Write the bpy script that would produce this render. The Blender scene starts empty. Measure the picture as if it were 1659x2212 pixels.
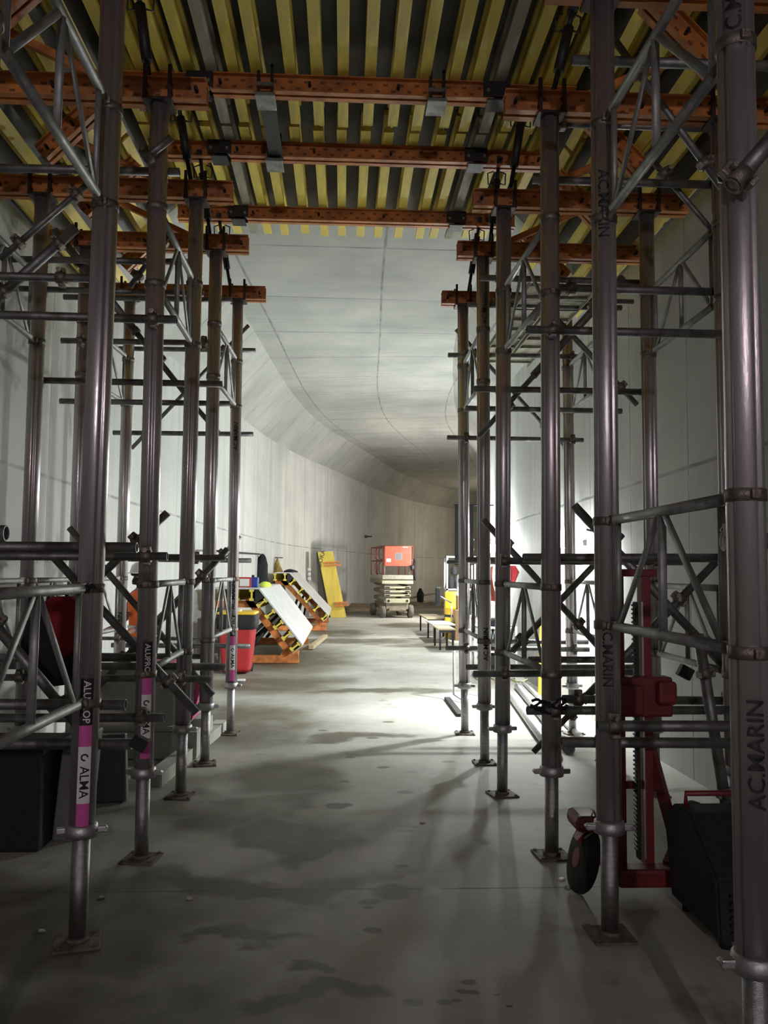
import bpy, bmesh, math, random
from math import sin, cos, pi, radians, atan2, sqrt
from mathutils import Vector, Matrix, noise
random.seed(7)
SC = bpy.context.scene
COL = SC.collection

# ---------------------------------------------------------------- camera
W_, H_, F_ = 1659, 2212, 1806.9
YAW, PIT, ROL, EYE = 0.0472, 0.0719, 0.0079, 1.6
def _axes():
    f = Vector((sin(YAW)*cos(PIT), cos(YAW)*cos(PIT), sin(PIT)))
    r = Vector((cos(YAW), -sin(YAW), 0)); u = r.cross(f)
    return r*cos(ROL)+u*sin(ROL), -r*sin(ROL)+u*cos(ROL), f
CR, CU, CF = _axes()
CP = Vector((0, 0, EYE))
cam = bpy.data.cameras.new('camera'); cam_o = bpy.data.objects.new('camera', cam); COL.objects.link(cam_o)
m = Matrix.Identity(4)
for i in range(3):
    m[i][0], m[i][1], m[i][2], m[i][3] = CR[i], CU[i], -CF[i], CP[i]
cam_o.matrix_world = m
cam.sensor_fit = 'VERTICAL'; cam.sensor_height = 36.0; cam.lens = F_/H_*36.0
cam.clip_start = 0.05; cam.clip_end = 300
SC.camera = cam_o

def at(px, py, X=None, Y=None, Z=None):
    """measure: the point of the pixel's ray lying on a plane X=, Y= or Z= of the place"""
    d = CF*F_ + CR*(px-W_/2) - CU*(py-H_/2)
    if Y is not None: t = (Y-CP.y)/d.y
    elif X is not None: t = (X-CP.x)/d.x
    else: t = (Z-CP.z)/d.z
    return CP + d*t

# ---------------------------------------------------------------- world, exposure, lamps
world = bpy.data.worlds.new('world'); SC.world = world; world.use_nodes = True
world.node_tree.nodes['Background'].inputs[0].default_value = (0.80, 0.86, 1.0, 1)
world.node_tree.nodes['Background'].inputs[1].default_value = 0.035
SC.view_settings.view_transform = 'Standard'; SC.view_settings.look = 'None'
SC.view_settings.gamma = 1; SC.view_settings.use_curve_mapping = False
SC.view_settings.exposure = 0.0
LAMP_POWER = 1500.0      # emission strength of the flood lamps' lenses
LAMPS = [  # position, lens radius, aim, strength factor, colour
    ((2.46, 9.42, 1.97), .11, (-.40, .62, -.72), 1.35, (.95, 1.0, .99), 0),
    ((2.62, 14.7, 2.04), .085, (-1, -.20, .35), .85, (.95, 1.0, .99), 1),
    ((2.50, 8.68, 2.00), .075, (.30, .45, -.80), .60, (.95, 1.0, .99), 0),
    ((8.4, 45.5, 3.2), .22, (-1, -.1, -.15), .10, (1.0, .84, .62), 1),
    ((2.90, 19.6, 2.38), .11, (-1, .45, .0), 1.05, (.97, 1.0, .98), 1),
    ((4.25, 28.3, 2.40), .13, (-1, .45, .05), .95, (1.0, .94, .88), 1),  # unseen lamp added to brighten the far left wall
    ((.10, -7.5, 3.45), .09, (-.05, 1, .22), 1.45, (1.0, .86, .90), 0),  # unseen lamp behind the viewer, for the highlights on the near props
]

# ---------------------------------------------------------------- materials
def mat(name, col, rough=.6, metal=0., var=0., vscale=6., bump=0., bscale=40., emit=None, dirt=None, stretch=(1, 1, 1), spec=None):
    M = bpy.data.materials.new(name); M.use_nodes = True
    nt = M.node_tree; b = nt.nodes['Principled BSDF']
    b.inputs['Base Color'].default_value = (*col, 1); b.inputs['Roughness'].default_value = rough
    b.inputs['Metallic'].default_value = metal
    if spec is not None: b.inputs['Specular IOR Level'].default_value = spec
    tc = nt.nodes.new('ShaderNodeTexCoord'); mp = nt.nodes.new('ShaderNodeMapping'); mp.inputs['Scale'].default_value = stretch
    nt.links.new(tc.outputs['Object'], mp.inputs[0])
    n = nt.nodes.new('ShaderNodeTexNoise'); n.inputs['Scale'].default_value = vscale; n.inputs['Detail'].default_value = 6
    nt.links.new(mp.outputs[0], n.inputs['Vector'])
    if var:
        mr = nt.nodes.new('ShaderNodeMapRange'); mr.inputs[1].default_value = .3; mr.inputs[2].default_value = .7
        nt.links.new(n.outputs[0], mr.inputs[0])
        mx = nt.nodes.new('ShaderNodeMix'); mx.data_type = 'RGBA'
        d = dirt or tuple(c*(1-var) for c in col)
        mx.inputs[6].default_value = (*d, 1); mx.inputs[7].default_value = (*col, 1)
        nt.links.new(mr.outputs[0], mx.inputs[0]); nt.links.new(mx.outputs[2], b.inputs['Base Color'])
        mr2 = nt.nodes.new('ShaderNodeMapRange'); mr2.inputs[3].default_value = min(1, rough+.15); mr2.inputs[4].default_value = max(.05, rough-.1)
        nt.links.new(n.outputs[0], mr2.inputs[0]); nt.links.new(mr2.outputs[0], b.inputs['Roughness'])
    if bump:
        n2 = nt.nodes.new('ShaderNodeTexNoise'); n2.inputs['Scale'].default_value = bscale; n2.inputs['Detail'].default_value = 4
        nt.links.new(mp.outputs[0], n2.inputs['Vector'])
        bp = nt.nodes.new('ShaderNodeBump'); bp.inputs['Strength'].default_value = bump; bp.inputs['Distance'].default_value = .01
        nt.links.new(n2.outputs[0], bp.inputs['Height']); nt.links.new(bp.outputs[0], b.inputs['Normal'])
    if emit:
        b.inputs['Emission Color'].default_value = (*emit[0], 1); b.inputs['Emission Strength'].default_value = emit[1]
    return M

class NT:
    """tiny node-building helper"""
    def __init__(s, M): s.nt = M.node_tree
    def n(s, t, **k):
        o = s.nt.nodes.new(t)
        for a, v in k.items(): setattr(o, a, v)
        return o
    def put(s, sock, v):
        if hasattr(v, 'is_output'): s.nt.links.new(v, sock)
        else: sock.default_value = v
    def math(s, op, a, b=0., c=0.):
        o = s.n('ShaderNodeMath', operation=op); s.put(o.inputs[0], a); s.put(o.inputs[1], b)
        if op in ('SMOOTH_MIN', 'MULTIPLY_ADD', 'COMPARE'): s.put(o.inputs[2], c)
        return o.outputs[0]
    def noise(s, v, scale, det=4, rough=.5):
        o = s.n('ShaderNodeTexNoise'); s.put(o.inputs['Vector'], v); o.inputs['Scale'].default_value = scale
        o.inputs['Detail'].default_value = det; o.inputs['Roughness'].default_value = rough; return o.outputs[0]
    def rng(s, v, a, b, c=0., d=1., smooth=False):
        o = s.n('ShaderNodeMapRange'); o.clamp = True
        if smooth: o.interpolation_type = 'SMOOTHSTEP'
        s.put(o.inputs[0], v)
        for i, q in enumerate((a, b, c, d)): o.inputs[i+1].default_value = q
        return o.outputs[0]
    def mix(s, f, a, b):
        o = s.n('ShaderNodeMix', data_type='RGBA'); s.put(o.inputs[0], f)
        s.put(o.inputs[6], (*a, 1) if isinstance(a, tuple) else a); s.put(o.inputs[7], (*b, 1) if isinstance(b, tuple) else b)
        return o.outputs[2]
    def mapv(s, v, sc, loc=(0, 0, 0)):
        o = s.n('ShaderNodeMapping'); s.put(o.inputs[0], v); o.inputs['Scale'].default_value = sc; o.inputs['Location'].default_value = loc
        return o.outputs[0]
    def sep(s, v):
        o = s.n('ShaderNodeSeparateXYZ'); s.put(o.inputs[0], v); return o.outputs
    def line(s, coord, period, width, off=0.):
        # 1 on thin lines repeated every period
        a = s.math('ADD', coord, off); q = s.math('PINGPONG', a, period/2)
        return s.rng(q, width, width*.3)

def concrete(name, c1, c2, pu, pv, v_single=None, streak=True, rough=.75, lw=.014):
    """cast concrete: formwork joints every pu along u and pv along v (metres in the UV map), rain streaks and blotches"""
    M = bpy.data.materials.new(name); M.use_nodes = True; t = NT(M); b = M.node_tree.nodes['Principled BSDF']
    uv = t.n('ShaderNodeTexCoord').outputs['UV']; s = t.sep(uv)
    wob = t.noise(uv, .6, 2)
    big = t.noise(t.mapv(uv, (.5, .7, 1)), 1.0, 5, .6)
    col = t.mix(t.rng(big, .32, .68), c1, c2)
    if streak:
        st = t.noise(t.mapv(uv, (3.2, .13, 1)), 1.0, 6, .65)
        col = t.mix(t.rng(st, .50, .72, 0, .55), col, tuple(x*.62 for x in c1))
        st2 = t.noise(t.mapv(uv, (1.7, .10, 1), (9, 3, 0)), 1.0, 4, .6)
        col = t.mix(t.rng(st2, .52, .75, 0, .5), col, tuple(min(1, x*1.18) for x in c2))
    else:
        st = t.noise(t.mapv(uv, (2.2, .35, 1)), 1.0, 6, .65)
        col = t.mix(t.rng(st, .50, .74, 0, .5), col, tuple(x*.66 for x in c1))
    fine = t.noise(uv, 14, 5, .7)
    col = t.mix(t.rng(fine, .55, .8, 0, .22), col, tuple(x*.6 for x in c1))
    panel = t.n('ShaderNodeTexWhiteNoise', noise_dimensions='2D')
    fu = t.math('FLOOR', t.math('DIVIDE', s[0], pu)); fv = t.math('FLOOR', t.math('DIVIDE', s[1], pv))
    cb = t.n('ShaderNodeCombineXYZ'); t.put(cb.inputs[0], fu); t.put(cb.inputs[1], fv); t.put(panel.inputs['Vector'], cb.outputs[0])
    col = t.mix(t.rng(panel.outputs[0], 0, 1, 0, .16), col, tuple(x*.7 for x in c1))
    brk = t.rng(t.noise(uv, 2.3, 3), .35, .6)
    ln = t.math('MAXIMUM', t.line(s[0], pu, lw, pu/2), t.line(s[1], pv, lw*.8, pv*.8))
    if v_single: ln = t.math('MAXIMUM', ln, t.rng(t.math('ABSOLUTE', t.math('SUBTRACT', s[1], v_single)), .022, .008))
    ln2 = t.math('MULTIPLY', ln, t.rng(brk, 0, 1, .25, .8))
    col = t.mix(ln2, col, tuple(x*.38 for x in c1))
    t.put(b.inputs['Base Color'], col); b.inputs['Roughness'].default_value = rough
    h = t.math('SUBTRACT', t.math('MULTIPLY', fine, .3), ln)
    bp = t.n('ShaderNodeBump'); bp.inputs['Strength'].default_value = .35; bp.inputs['Distance'].default_value = .01
    t.put(bp.inputs['Height'], h); t.put(b.inputs['Normal'], bp.outputs[0])
    return M

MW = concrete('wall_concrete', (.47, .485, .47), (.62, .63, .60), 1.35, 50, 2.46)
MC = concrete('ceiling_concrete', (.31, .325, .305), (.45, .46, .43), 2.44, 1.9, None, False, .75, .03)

def floor_mat():
    M = bpy.data.materials.new('floor_concrete'); M.use_nodes = True; t = NT(M); b = M.node_tree.nodes['Principled BSDF']
    P = t.n('ShaderNodeTexCoord').outputs['Object']
    wn = t.n('ShaderNodeTexNoise'); t.put(wn.inputs['Vector'], P); wn.inputs['Scale'].default_value = 1.3; wn.inputs['Detail'].default_value = 5
    sub = t.n('ShaderNodeVectorMath', operation='SUBTRACT'); t.put(sub.inputs[0], wn.outputs[1]); sub.inputs[1].default_value = (.5, .5, .5)
    sc = t.n('ShaderNodeVectorMath', operation='SCALE'); t.put(sc.inputs[0], sub.outputs[0]); sc.inputs['Scale'].default_value = 1.5
    ad = t.n('ShaderNodeVectorMath', operation='ADD'); t.put(ad.inputs[0], P); t.put(ad.inputs[1], sc.outputs[0]); Q = ad.outputs[0]
    def blob(v, x, y, rx, ry, soft=.9):
        o = t.n('ShaderNodeVectorMath', operation='SUBTRACT'); t.put(o.inputs[0], v); o.inputs[1].default_value = (x, y, 0)
        q = t.n('ShaderNodeVectorMath', operation='MULTIPLY'); t.put(q.inputs[0], o.outputs[0]); q.inputs[1].default_value = (1/rx, 1/ry, 0)
        l = t.n('ShaderNodeVectorMath', operation='LENGTH'); t.put(l.inputs[0], q.outputs[0])
        return t.rng(l.outputs['Value'], 1+soft/2, 1-soft/2, 0, 1, True)
    n1 = t.noise(P, .8, 6, .6); n2 = t.noise(P, 5, 6, .65); n3 = t.noise(t.mapv(P, (1, 1, 1), (4, 7, 0)), 1.9, 5, .6)
    col = t.mix(t.rng(n1, .35, .65), (.34, .33, .29), (.49, .485, .44))
    col = t.mix(t.rng(n2, .45, .75, 0, .35), col, (.30, .285, .24))
    damp = None   # damp stains, x, y, radii in metres
    for (x, y, rx, ry) in [(-.5, 4.42, .85, .16), (-.05, 4.38, .55, .07), (-1.3, 4.0, .75, .55), (-.45, 6.7, .40, .55), (-.85, 5.6, .6, .45), (-.25, 5.25, .35, .25),
                           (-.1, 5.0, .30, .15), (-1.1, 9.0, .8, 1.3), (-1.0, 12.2, 1.1, 1.1), (.5, 11.35, 1.3, .22), (-.9, 15.6, 1.1, 2.2), (-.55, 6.0, .35, .2),
                           (.3, 19.6, 1.7, .8), (1.9, 18.6, .9, .7), (-.1, 22.2, .75, 1.3), (-1.0, 3.0, .75, .6), (-.05, 3.4, .07, .05), (-.10, 3.20, .16, .08), (-.25, 3.16, .18, .08),
                           (-.45, 3.75, .25, .07), (3.5, 33, 5, 2.2), (-.1, 35, 3, 2.5), (1.9, 25.5, .8, 1.2), (.1, 8.3, .6, .16)]:
        q = blob(Q, x, y, rx, ry); damp = q if damp is None else t.math('MAXIMUM', damp, q)
    damp = t.math('MULTIPLY', damp, t.rng(n3, .25, .5, .6, 1))
    damp = t.math('MAXIMUM', damp, t.rng(n3, .60, .72, 0, .7))
    for (x, y, r) in [(.27, 3.226, .04), (.384, 3.226, .03), (.434, 3.238, .018), (.475, 3.317, .024), (.514, 3.315, .028), (.51, 3.40, .032), (.39, 5.29, .05),
                      (.42, 5.38, .05), (.337, 4.656, .04), (.124, 4.195, .045), (.12, 4.13, .025), (.15, 3.87, .04), (.475, 4.303, .07), (.25, 4.31, .12), (-.02, 5.88, .08),
                      (.05, 5.90, .05), (.0, 6.52, .05), (.48, 6.24, .06), (-.2, 8.6, .05), (.3, 8.2, .06), (.1, 7.4, .04), (.35, 7.0, .05), (.63, 3.2, .014), (.61, 3.3, .012), (.9, 7.2, .06), (.5, 9.1, .07)]:
        n4 = t.n('ShaderNodeVectorMath', operation='ADD'); t.put(n4.inputs[0], P)
        s2 = t.n('ShaderNodeVectorMath', operation='SCALE'); t.put(s2.inputs[0], sub.outputs[0]); s2.inputs['Scale'].default_value = .2
        t.put(n4.inputs[1], s2.outputs[0])
        damp = t.math('MAXIMUM', damp, t.math('MULTIPLY', blob(n4.outputs[0], x, y, r, r*.8, .6), .95))
    s = t.sep(P)
    jy = t.math('ADD', s[1], t.math('MULTIPLY', t.noise(P, 1.2, 3), .05))
    joint = t.rng(t.math('ABSOLUTE', t.math('SUBTRACT', jy, 4.38)), .012, .003)
    far = t.rng(s[1], 30, 35, 0, 1)
    col = t.mix(t.math('MULTIPLY', far, t.rng(n1, .3, .6, .4, .9)), col, (.36, .29, .20))
    col = t.mix(t.math('MULTIPLY', damp, .92), col, (.10, .088, .06))
    col = t.mix(t.math('MULTIPLY', joint, .8), col, (.07, .06, .05))
    t.put(b.inputs['Base Color'], col)
    t.put(b.inputs['Roughness'], t.rng(damp, 0, 1, .65, .50)); b.inputs['Specular IOR Level'].default_value = .3
    bp = t.n('ShaderNodeBump'); bp.inputs['Strength'].default_value = .15; bp.inputs['Distance'].default_value = .006
    t.put(bp.inputs['Height'], t.math('ADD', n2, t.noise(P, 30, 3))); t.put(b.inputs['Normal'], bp.outputs[0])
    return M
MF = floor_mat()

def orange_mat():
    # orange paint, rusty wear, two staggered rows of slotted holes along the channel web (object X runs along the beam)
    M = mat('orange_steel', (.66, .24, .055), .5, 0, .6, 7, .2, 60, dirt=(.24, .085, .03)); t = NT(M)
    b = M.node_tree.nodes['Principled BSDF']; base = b.inputs['Base Color'].links[0].from_socket
    P = t.n('ShaderNodeTexCoord').outputs['Object']; s = t.sep(P)
    h = None
    for off, z in ((0, .03), (.06, -.02)):
        dx = t.math('SUBTRACT', t.math('PINGPONG', t.math('ADD', s[0], off), .06), 0)
        dz = t.math('ABSOLUTE', t.math('SUBTRACT', s[2], z))
        d = t.math('MAXIMUM', t.math('MULTIPLY', dx, .6), dz)
        q = t.rng(d, .0115, .009); h = q if h is None else t.math('MAXIMUM', h, q)
    ge = t.n('ShaderNodeNewGeometry'); 
    t.put(b.inputs['Base Color'], t.mix(t.math('MULTIPLY', h, .7), base, (.03, .012, .008)))
    return M

A = dict(
    alu=mat('aluminium', (.62, .575, .60), .29, .82, .22, 9, .08, 120, stretch=(1, 1, .25)),
    alu_dull=mat('dull_aluminium', (.55, .55, .56), .48, 1, .25, 14, .15, 90),
    galv=mat('galvanised_tube', (.30, .31, .32), .5, .85, .4, 12, .2, 80, dirt=(.14, .13, .12)),
    inner=mat('threaded_tube', (.50, .49, .50), .38, 1, .3, 20, .3, 160, stretch=(1, 1, 3)),
    zinc=mat('zinc_coupler', (.33, .30, .27), .5, .8, .5, 30, .3, 90, dirt=(.13, .10, .08)),
    cream=mat('dusty_cream_paint', (.47, .47, .33), .55, 0, .25, 12), rubberg=mat('dusty_grey_rubber', (.16, .15, .13), .85, 0, .3, 10),
    dusty=mat('dusty_steel', (.20, .17, .14), .8, .3, .5, 25, .3, 90),
    rust=mat('rusty_coupler', (.20, .10, .06), .7, .5, .5, 30, .3, 90),
    head=mat('dark_fork_steel', (.055, .042, .038), .5, .6, .4, 20),
    black=mat('black_steel', (.025, .025, .028), .5, .3, .3, 20),
    orange=orange_mat(),
    yellow=mat('yellow_timber', (.90, .72, .09), .55, 0, .38, 5, .15, 30, dirt=(.62, .50, .12), stretch=(3, .5, 3)),
    greyw=mat('weathered_timber', (.45, .43, .33), .7, 0, .4, 5, .2, 30, stretch=(3, .5, 3)),
    ply=mat('dark_film_plywood', (.075, .070, .060), .55, 0, .4, 2, .1, 10),
    plygrey=mat('grey_film_plywood', (.62, .63, .63), .5, 0, .2, 3, .05, 20),
    plyedge=mat('plywood_edge', (.62, .50, .22), .7, 0, .2, 5),
    red=mat('red_plastic', (.52, .035, .04), .42, 0, .2, 6),
    redm=mat('red_paint', (.22, .022, .025), .42, 0, .45, 8, .1, 40),
    coral=mat('orange_red_paint', (.62, .105, .06), .5, 0, .25, 8),
    maroon=mat('maroon_paint', (.20, .045, .04), .55, 0, .3, 8),
    rubber=mat('black_rubber', (.018, .018, .018), .8, 0, .2, 20, .2, 60),
    cloth=mat('black_cloth', (.014, .014, .018), .9, 0, .3, 10, .3, 40),
    redcloth=mat('red_cloth', (.28, .012, .018), .85, 0, .3, 10, .3, 40),
    ochre=mat('ochre_cloth', (.42, .30, .07), .9, 0, .5, 12, .3, 40, dirt=(.12, .08, .03)),
    vest=mat('orange_hi_vis', (.95, .17, .02), .7, 0, .15, 10),
    white=mat('white_paint', (.78, .78, .76), .45, 0, .1, 10),
    beige=mat('dusty_beige_paint', (.42, .40, .32), .6, 0, .35, 10),
    tan=mat('dusty_brown_steel', (.30, .26, .20), .7, .1, .4, 12),
    conc=mat('block_concrete', (.50, .49, .44), .85, 0, .25, 6, .4, 30),
    pink=mat('pink_paint', (.80, .12, .35), .6, 0, .3, 20),
    wood=mat('raw_timber', (.52, .42, .26), .75, 0, .3, 5, .2, 30, stretch=(1, 1, 6)),
    box=mat('cardboard', (.33, .20, .11), .85, 0, .2, 5),
    yplastic=mat('yellow_plastic', (.85, .55, .03), .45, 0, .2, 5),
    blue=mat('blue_plastic', (.02, .04, .28), .4, 0, .1, 5),
    skin=mat('skin', (.42, .22, .15), .6),
    plaid=mat('plaid_shirt', (.30, .16, .22), .9, 0, .8, 30, dirt=(.05, .05, .09)),
    ink=mat('black_ink', (.008, .008, .009), .6),
    magenta=mat('magenta_sticker', (.66, .10, .38), .4),
    stick=mat('white_sticker', (.80, .80, .80), .4),
    grey=mat('grey_plastic', (.16, .17, .18), .6, 0, .3, 5),
    mesh=mat('grey_wire', (.25, .25, .26), .5, .6),
    dirt=mat('brown_dirt', (.26, .20, .13), .95, 0, .5, 4, .8, 12),
)

# ---------------------------------------------------------------- mesh helpers
class MB:
    def __init__(s): s.b = bmesh.new()
    def _basis(s, d):
        d = d.normalized(); a = Vector((0, 0, 1)) if abs(d.z) < .9 else Vector((1, 0, 0))
        u = d.cross(a).normalized(); return u, d.cross(u).normalized()
    def tube(s, p0, p1, r, r2=None, n=14, cap=True, sq=1.0):
        p0, p1 = Vector(p0), Vector(p1); u, v = s._basis(p1-p0); r2 = r if r2 is None else r2
        A_ = [s.b.verts.new(p0+(u*cos(2*pi*i/n)*sq+v*sin(2*pi*i/n))*r) for i in range(n)]
        B_ = [s.b.verts.new(p1+(u*cos(2*pi*i/n)*sq+v*sin(2*pi*i/n))*r2) for i in range(n)]
        for i in range(n):
            f = s.b.faces.new((A_[i], A_[(i+1) % n], B_[(i+1) % n], B_[i])); f.smooth = True
        if cap: s.b.faces.new(A_[::-1]); s.b.faces.new(B_)
        return s
    def hollow(s, p0, p1, r, ri=None, n=16):
        # open scaffold tube with a visible wall thickness
        ri = r*.84 if ri is None else ri
        p0, p1 = Vector(p0), Vector(p1); u, v = s._basis(p1-p0)
        rings = [[s.b.verts.new(p+(u*cos(2*pi*i/n)+v*sin(2*pi*i/n))*q) for i in range(n)] for p, q in ((p0, r), (p1, r), (p1, ri), (p0, ri))]
        for k in range(4):
            a, b = rings[k], rings[(k+1) % 4]
            for i in range(n):
                f = s.b.faces.new((a[i], a[(i+1) % n], b[(i+1) % n], b[i])); f.smooth = k in (0, 2)
        return s
    def box(s, c, d, rot=None, bev=0):
        c = Vector(c); M = rot.to_4x4() if rot else Matrix.Identity(4)
        r = bmesh.ops.create_cube(s.b, size=1, matrix=Matrix.Translation(c) @ M @ Matrix.Diagonal((*d, 1)))
        if bev:
            es = list({e for v in r['verts'] for e in v.link_edges})
            bmesh.ops.bevel(s.b, geom=es, offset=bev, segments=2, affect='EDGES', profile=.5)
        return s
    def beam(s, p0, p1, w, h, up=(0, 0, 1)):
        # rectangular bar between two points
        p0, p1 = Vector(p0), Vector(p1); d = (p1-p0).normalized(); u = d.cross(Vector(up)).normalized(); v = u.cross(d)
        q = [[s.b.verts.new(p+u*a*w/2+v*b*h/2) for a, b in ((-1, -1), (1, -1), (1, 1), (-1, 1))] for p in (p0, p1)]
        for i in range(4): s.b.faces.new((q[0][i], q[0][(i+1) % 4], q[1][(i+1) % 4], q[1][i]))
        s.b.faces.new(q[0][::-1]); s.b.faces.new(q[1]); return s
    def prism(s, poly, y0, y1, axis='Y'):
        # extrude a 2-D outline (a, b) along an axis
        def P(a, b, t): return {'Y': (a, t, b), 'X': (t, a, b), 'Z': (a, b, t)}[axis]
        q = [[s.b.verts.new(P(a, b, t)) for a, b in poly] for t in (y0, y1)]; n = len(poly)
        for i in range(n): s.b.faces.new((q[0][i], q[0][(i+1) % n], q[1][(i+1) % n], q[1][i]))
        s.b.faces.new(q[0][::-1]); s.b.faces.new(q[1]); return s
    def lathe(s, prof, c=(0, 0, 0), n=24, smooth=True, squash=(1, 1)):
        c = Vector(c); R = []
        for r, z in prof: R.append([s.b.verts.new(c+Vector((r*cos(2*pi*i/n)*squash[0], r*sin(2*pi*i/n)*squash[1], z))) for i in range(n)])
        for a, b in zip(R, R[1:]):
            for i in range(n):
                f = s.b.faces.new((a[i], a[(i+1) % n], b[(i+1) % n], b[i])); f.smooth = smooth
        s.b.faces.new(R[0][::-1]); s.b.faces.new(R[-1]); return s
    def path(s, pts, r, n=8):
        pts = [Vector(p) for p in pts]; R = []
        for k, p in enumerate(pts):
            d = (pts[min(k+1, len(pts)-1)]-pts[max(k-1, 0)]); u, v = s._basis(d)
            if R and (u-U).length > 1: u, v = -u, -v
            U = u
            R.append([s.b.verts.new(p+(u*cos(2*pi*i/n)+v*sin(2*pi*i/n))*r) for i in range(n)])
        for a, b in zip(R, R[1:]):
            for i in range(n):
                f = s.b.faces.new((a[i], a[(i+1) % n], b[(i+1) % n], b[i])); f.smooth = True
        s.b.faces.new(R[0][::-1]); s.b.faces.new(R[-1]); return s
    def loft(s, rings, smooth=True, cap=True):
        R = [[s.b.verts.new(p) for p in r] for r in rings]; n = len(R[0])
        for a, b in zip(R, R[1:]):
            for i in range(n):
                f = s.b.faces.new((a[i], a[(i+1) % n], b[(i+1) % n], b[i])); f.smooth = smooth
        if cap: s.b.faces.new(R[0][::-1]); s.b.faces.new(R[-1])
        return s
    def mesh(s, name, off=(0, 0, 0)):
        bmesh.ops.recalc_face_normals(s.b, faces=s.b.faces)
        if Vector(off).length: bmesh.ops.translate(s.b, verts=s.b.verts, vec=-Vector(off))
        me = bpy.data.meshes.new(name); s.b.to_mesh(me); s.b.free(); return me

def link(name, me, m=None, parent=None, loc=None, rot=None):
    o = bpy.data.objects.new(name, me); COL.objects.link(o)
    if m is not None and me is not None and not me.materials: me.materials.append(A[m] if isinstance(m, str) else m)
    if parent: o.parent = parent
    if loc is not None: o.location = loc
    if rot is not None: o.rotation_euler = rot
    return o
LABELS = {}
def tag(o, label, cat, group=None, kind=None):
    o['label'] = label; o['category'] = cat
    if group: o['group'] = group
    if kind: o['kind'] = kind
    LABELS.setdefault(label, []).append(o.name); return o
def thing(name, label, cat, loc=(0, 0, 0), group=None, rot=None):
    o = link(name, None, None, None, loc, rot); return tag(o, label, cat, group)
def part(name, mb, m, parent, off=None, label=None):
    """mb is in the place's own metres; off = the thing's location"""
    root = parent
    while root.parent: root = root.parent
    o = link(name, mb.mesh(name, root.location if off is None else off), m, parent)
    if label: o['label'] = label
    return o
def single(name, mb, m, label, cat, loc=(0, 0, 0), group=None, kind=None):
    o = link(name, mb.mesh(name, loc), m, None, loc); return tag(o, label, cat, group, kind)
def struct(name, me, m):
    o = link(name, me, m); o['kind'] = 'structure'; return o
def stamp(name, me, m, parent, loc, rot=None):
    return link(name, me, m, parent, loc, rot)

def text_mesh(txt, size, cyl=None, up=True, face=0., depth=.001):
    """lettering; cyl = radius of the pole it is painted on; runs up (or down) the pole; face = direction angle it looks to"""
    cu = bpy.data.curves.new('t', 'FONT'); cu.body = txt; cu.size = size; cu.align_x = 'CENTER'; cu.align_y = 'CENTER'; cu.resolution_u = 2
    cu.offset = size*.012
    o = bpy.data.objects.new('t', cu); COL.objects.link(o); bpy.context.view_layer.update()
    me = bpy.data.meshes.new_from_object(o.evaluated_get(bpy.context.evaluated_depsgraph_get()))
    bpy.data.objects.remove(o); bpy.data.curves.remove(cu)
    b = bmesh.new(); b.from_mesh(me); bpy.data.meshes.remove(me)
    if cyl is None: return b
    for k in range(-6, 7):
        bmesh.ops.bisect_plane(b, geom=b.verts[:]+b.edges[:]+b.faces[:], plane_co=(0, k*size/8, 0), plane_no=(0, 1, 0))
    for v in b.verts:
        x, y = v.co.x, v.co.y
        z, a = (x, -y) if up else (-x, y)     # running up: letter tops point to -tangent
        an = face - a/cyl if False else face + a/cyl
        v.co = Vector((cos(an)*(cyl+depth), sin(an)*(cyl+depth), z))
    return b
def bm_obj(name, b, m, parent=None, loc=None, rot=None):
    me = bpy.data.meshes.new(name); b.to_mesh(me); b.free(); return link(name, me, m, parent, loc, rot)

ORD = ['nearest', 'second', 'third', 'fourth', 'fifth', 'farthest']
def nth(k, n=None):
    w = ['first', 'second', 'third', 'fourth', 'fifth', 'sixth', 'seventh', 'eighth', 'ninth', 'tenth', 'eleventh', 'twelfth', 'thirteenth', 'fourteenth',
         'fifteenth', 'sixteenth', 'seventeenth', 'eighteenth', 'nineteenth', 'twentieth']
    return w[k]

# ================================================================= tunnel shell
def cr(P, k, t):
    g = lambda i: Vector(P[max(0, min(len(P)-1, i))])
    p0, p1, p2, p3 = g(k-1), g(k), g(k+1), g(k+2)
    return .5*((2*p1)+(-p0+p2)*t+(2*p0-5*p1+4*p2-p3)*t*t+(-p0+3*p1-3*p2+p3)*t**3)
LW = [(-2.75, -9, 0), (-2.75, 2, 0), (-2.75, 8.9, 0), (-2.62, 14, 0), (-2.28, 22, 0), (-1.6, 28.5, 0), (0.05, 35, 0), (2.3, 43.2, 0), (5.3, 49, 0), (9.4, 54, 0), (17, 59, 0)]
RW = [(2.75, -9, 0), (2.75, 2, 0), (2.75, 8.9, 0), (2.84, 14, 0), (3.6, 20.5, 0), (4.65, 27, 0), (6.0, 33, 0), (8.4, 39.0, 0), (10.7, 43.5, 0), (13, 48, 0), (18, 52.5, 0)]
HC = [(5.57,)*3]*3 + [(5.88,)*3, (6.25,)*3, (6.55,)*3, (6.6,)*3, (6.6,)*3, (6.5,)*3, (6.5,)*3, (6.5,)*3]
SEC = []
for k in range(len(LW)-1):
    for j in range(6):
        t = j/6; SEC.append((cr(LW, k, t), cr(RW, k, t), cr(HC, k, t)[0]))
SEC.append((Vector(LW[-1]), Vector(RW[-1]), 6.5))
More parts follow.
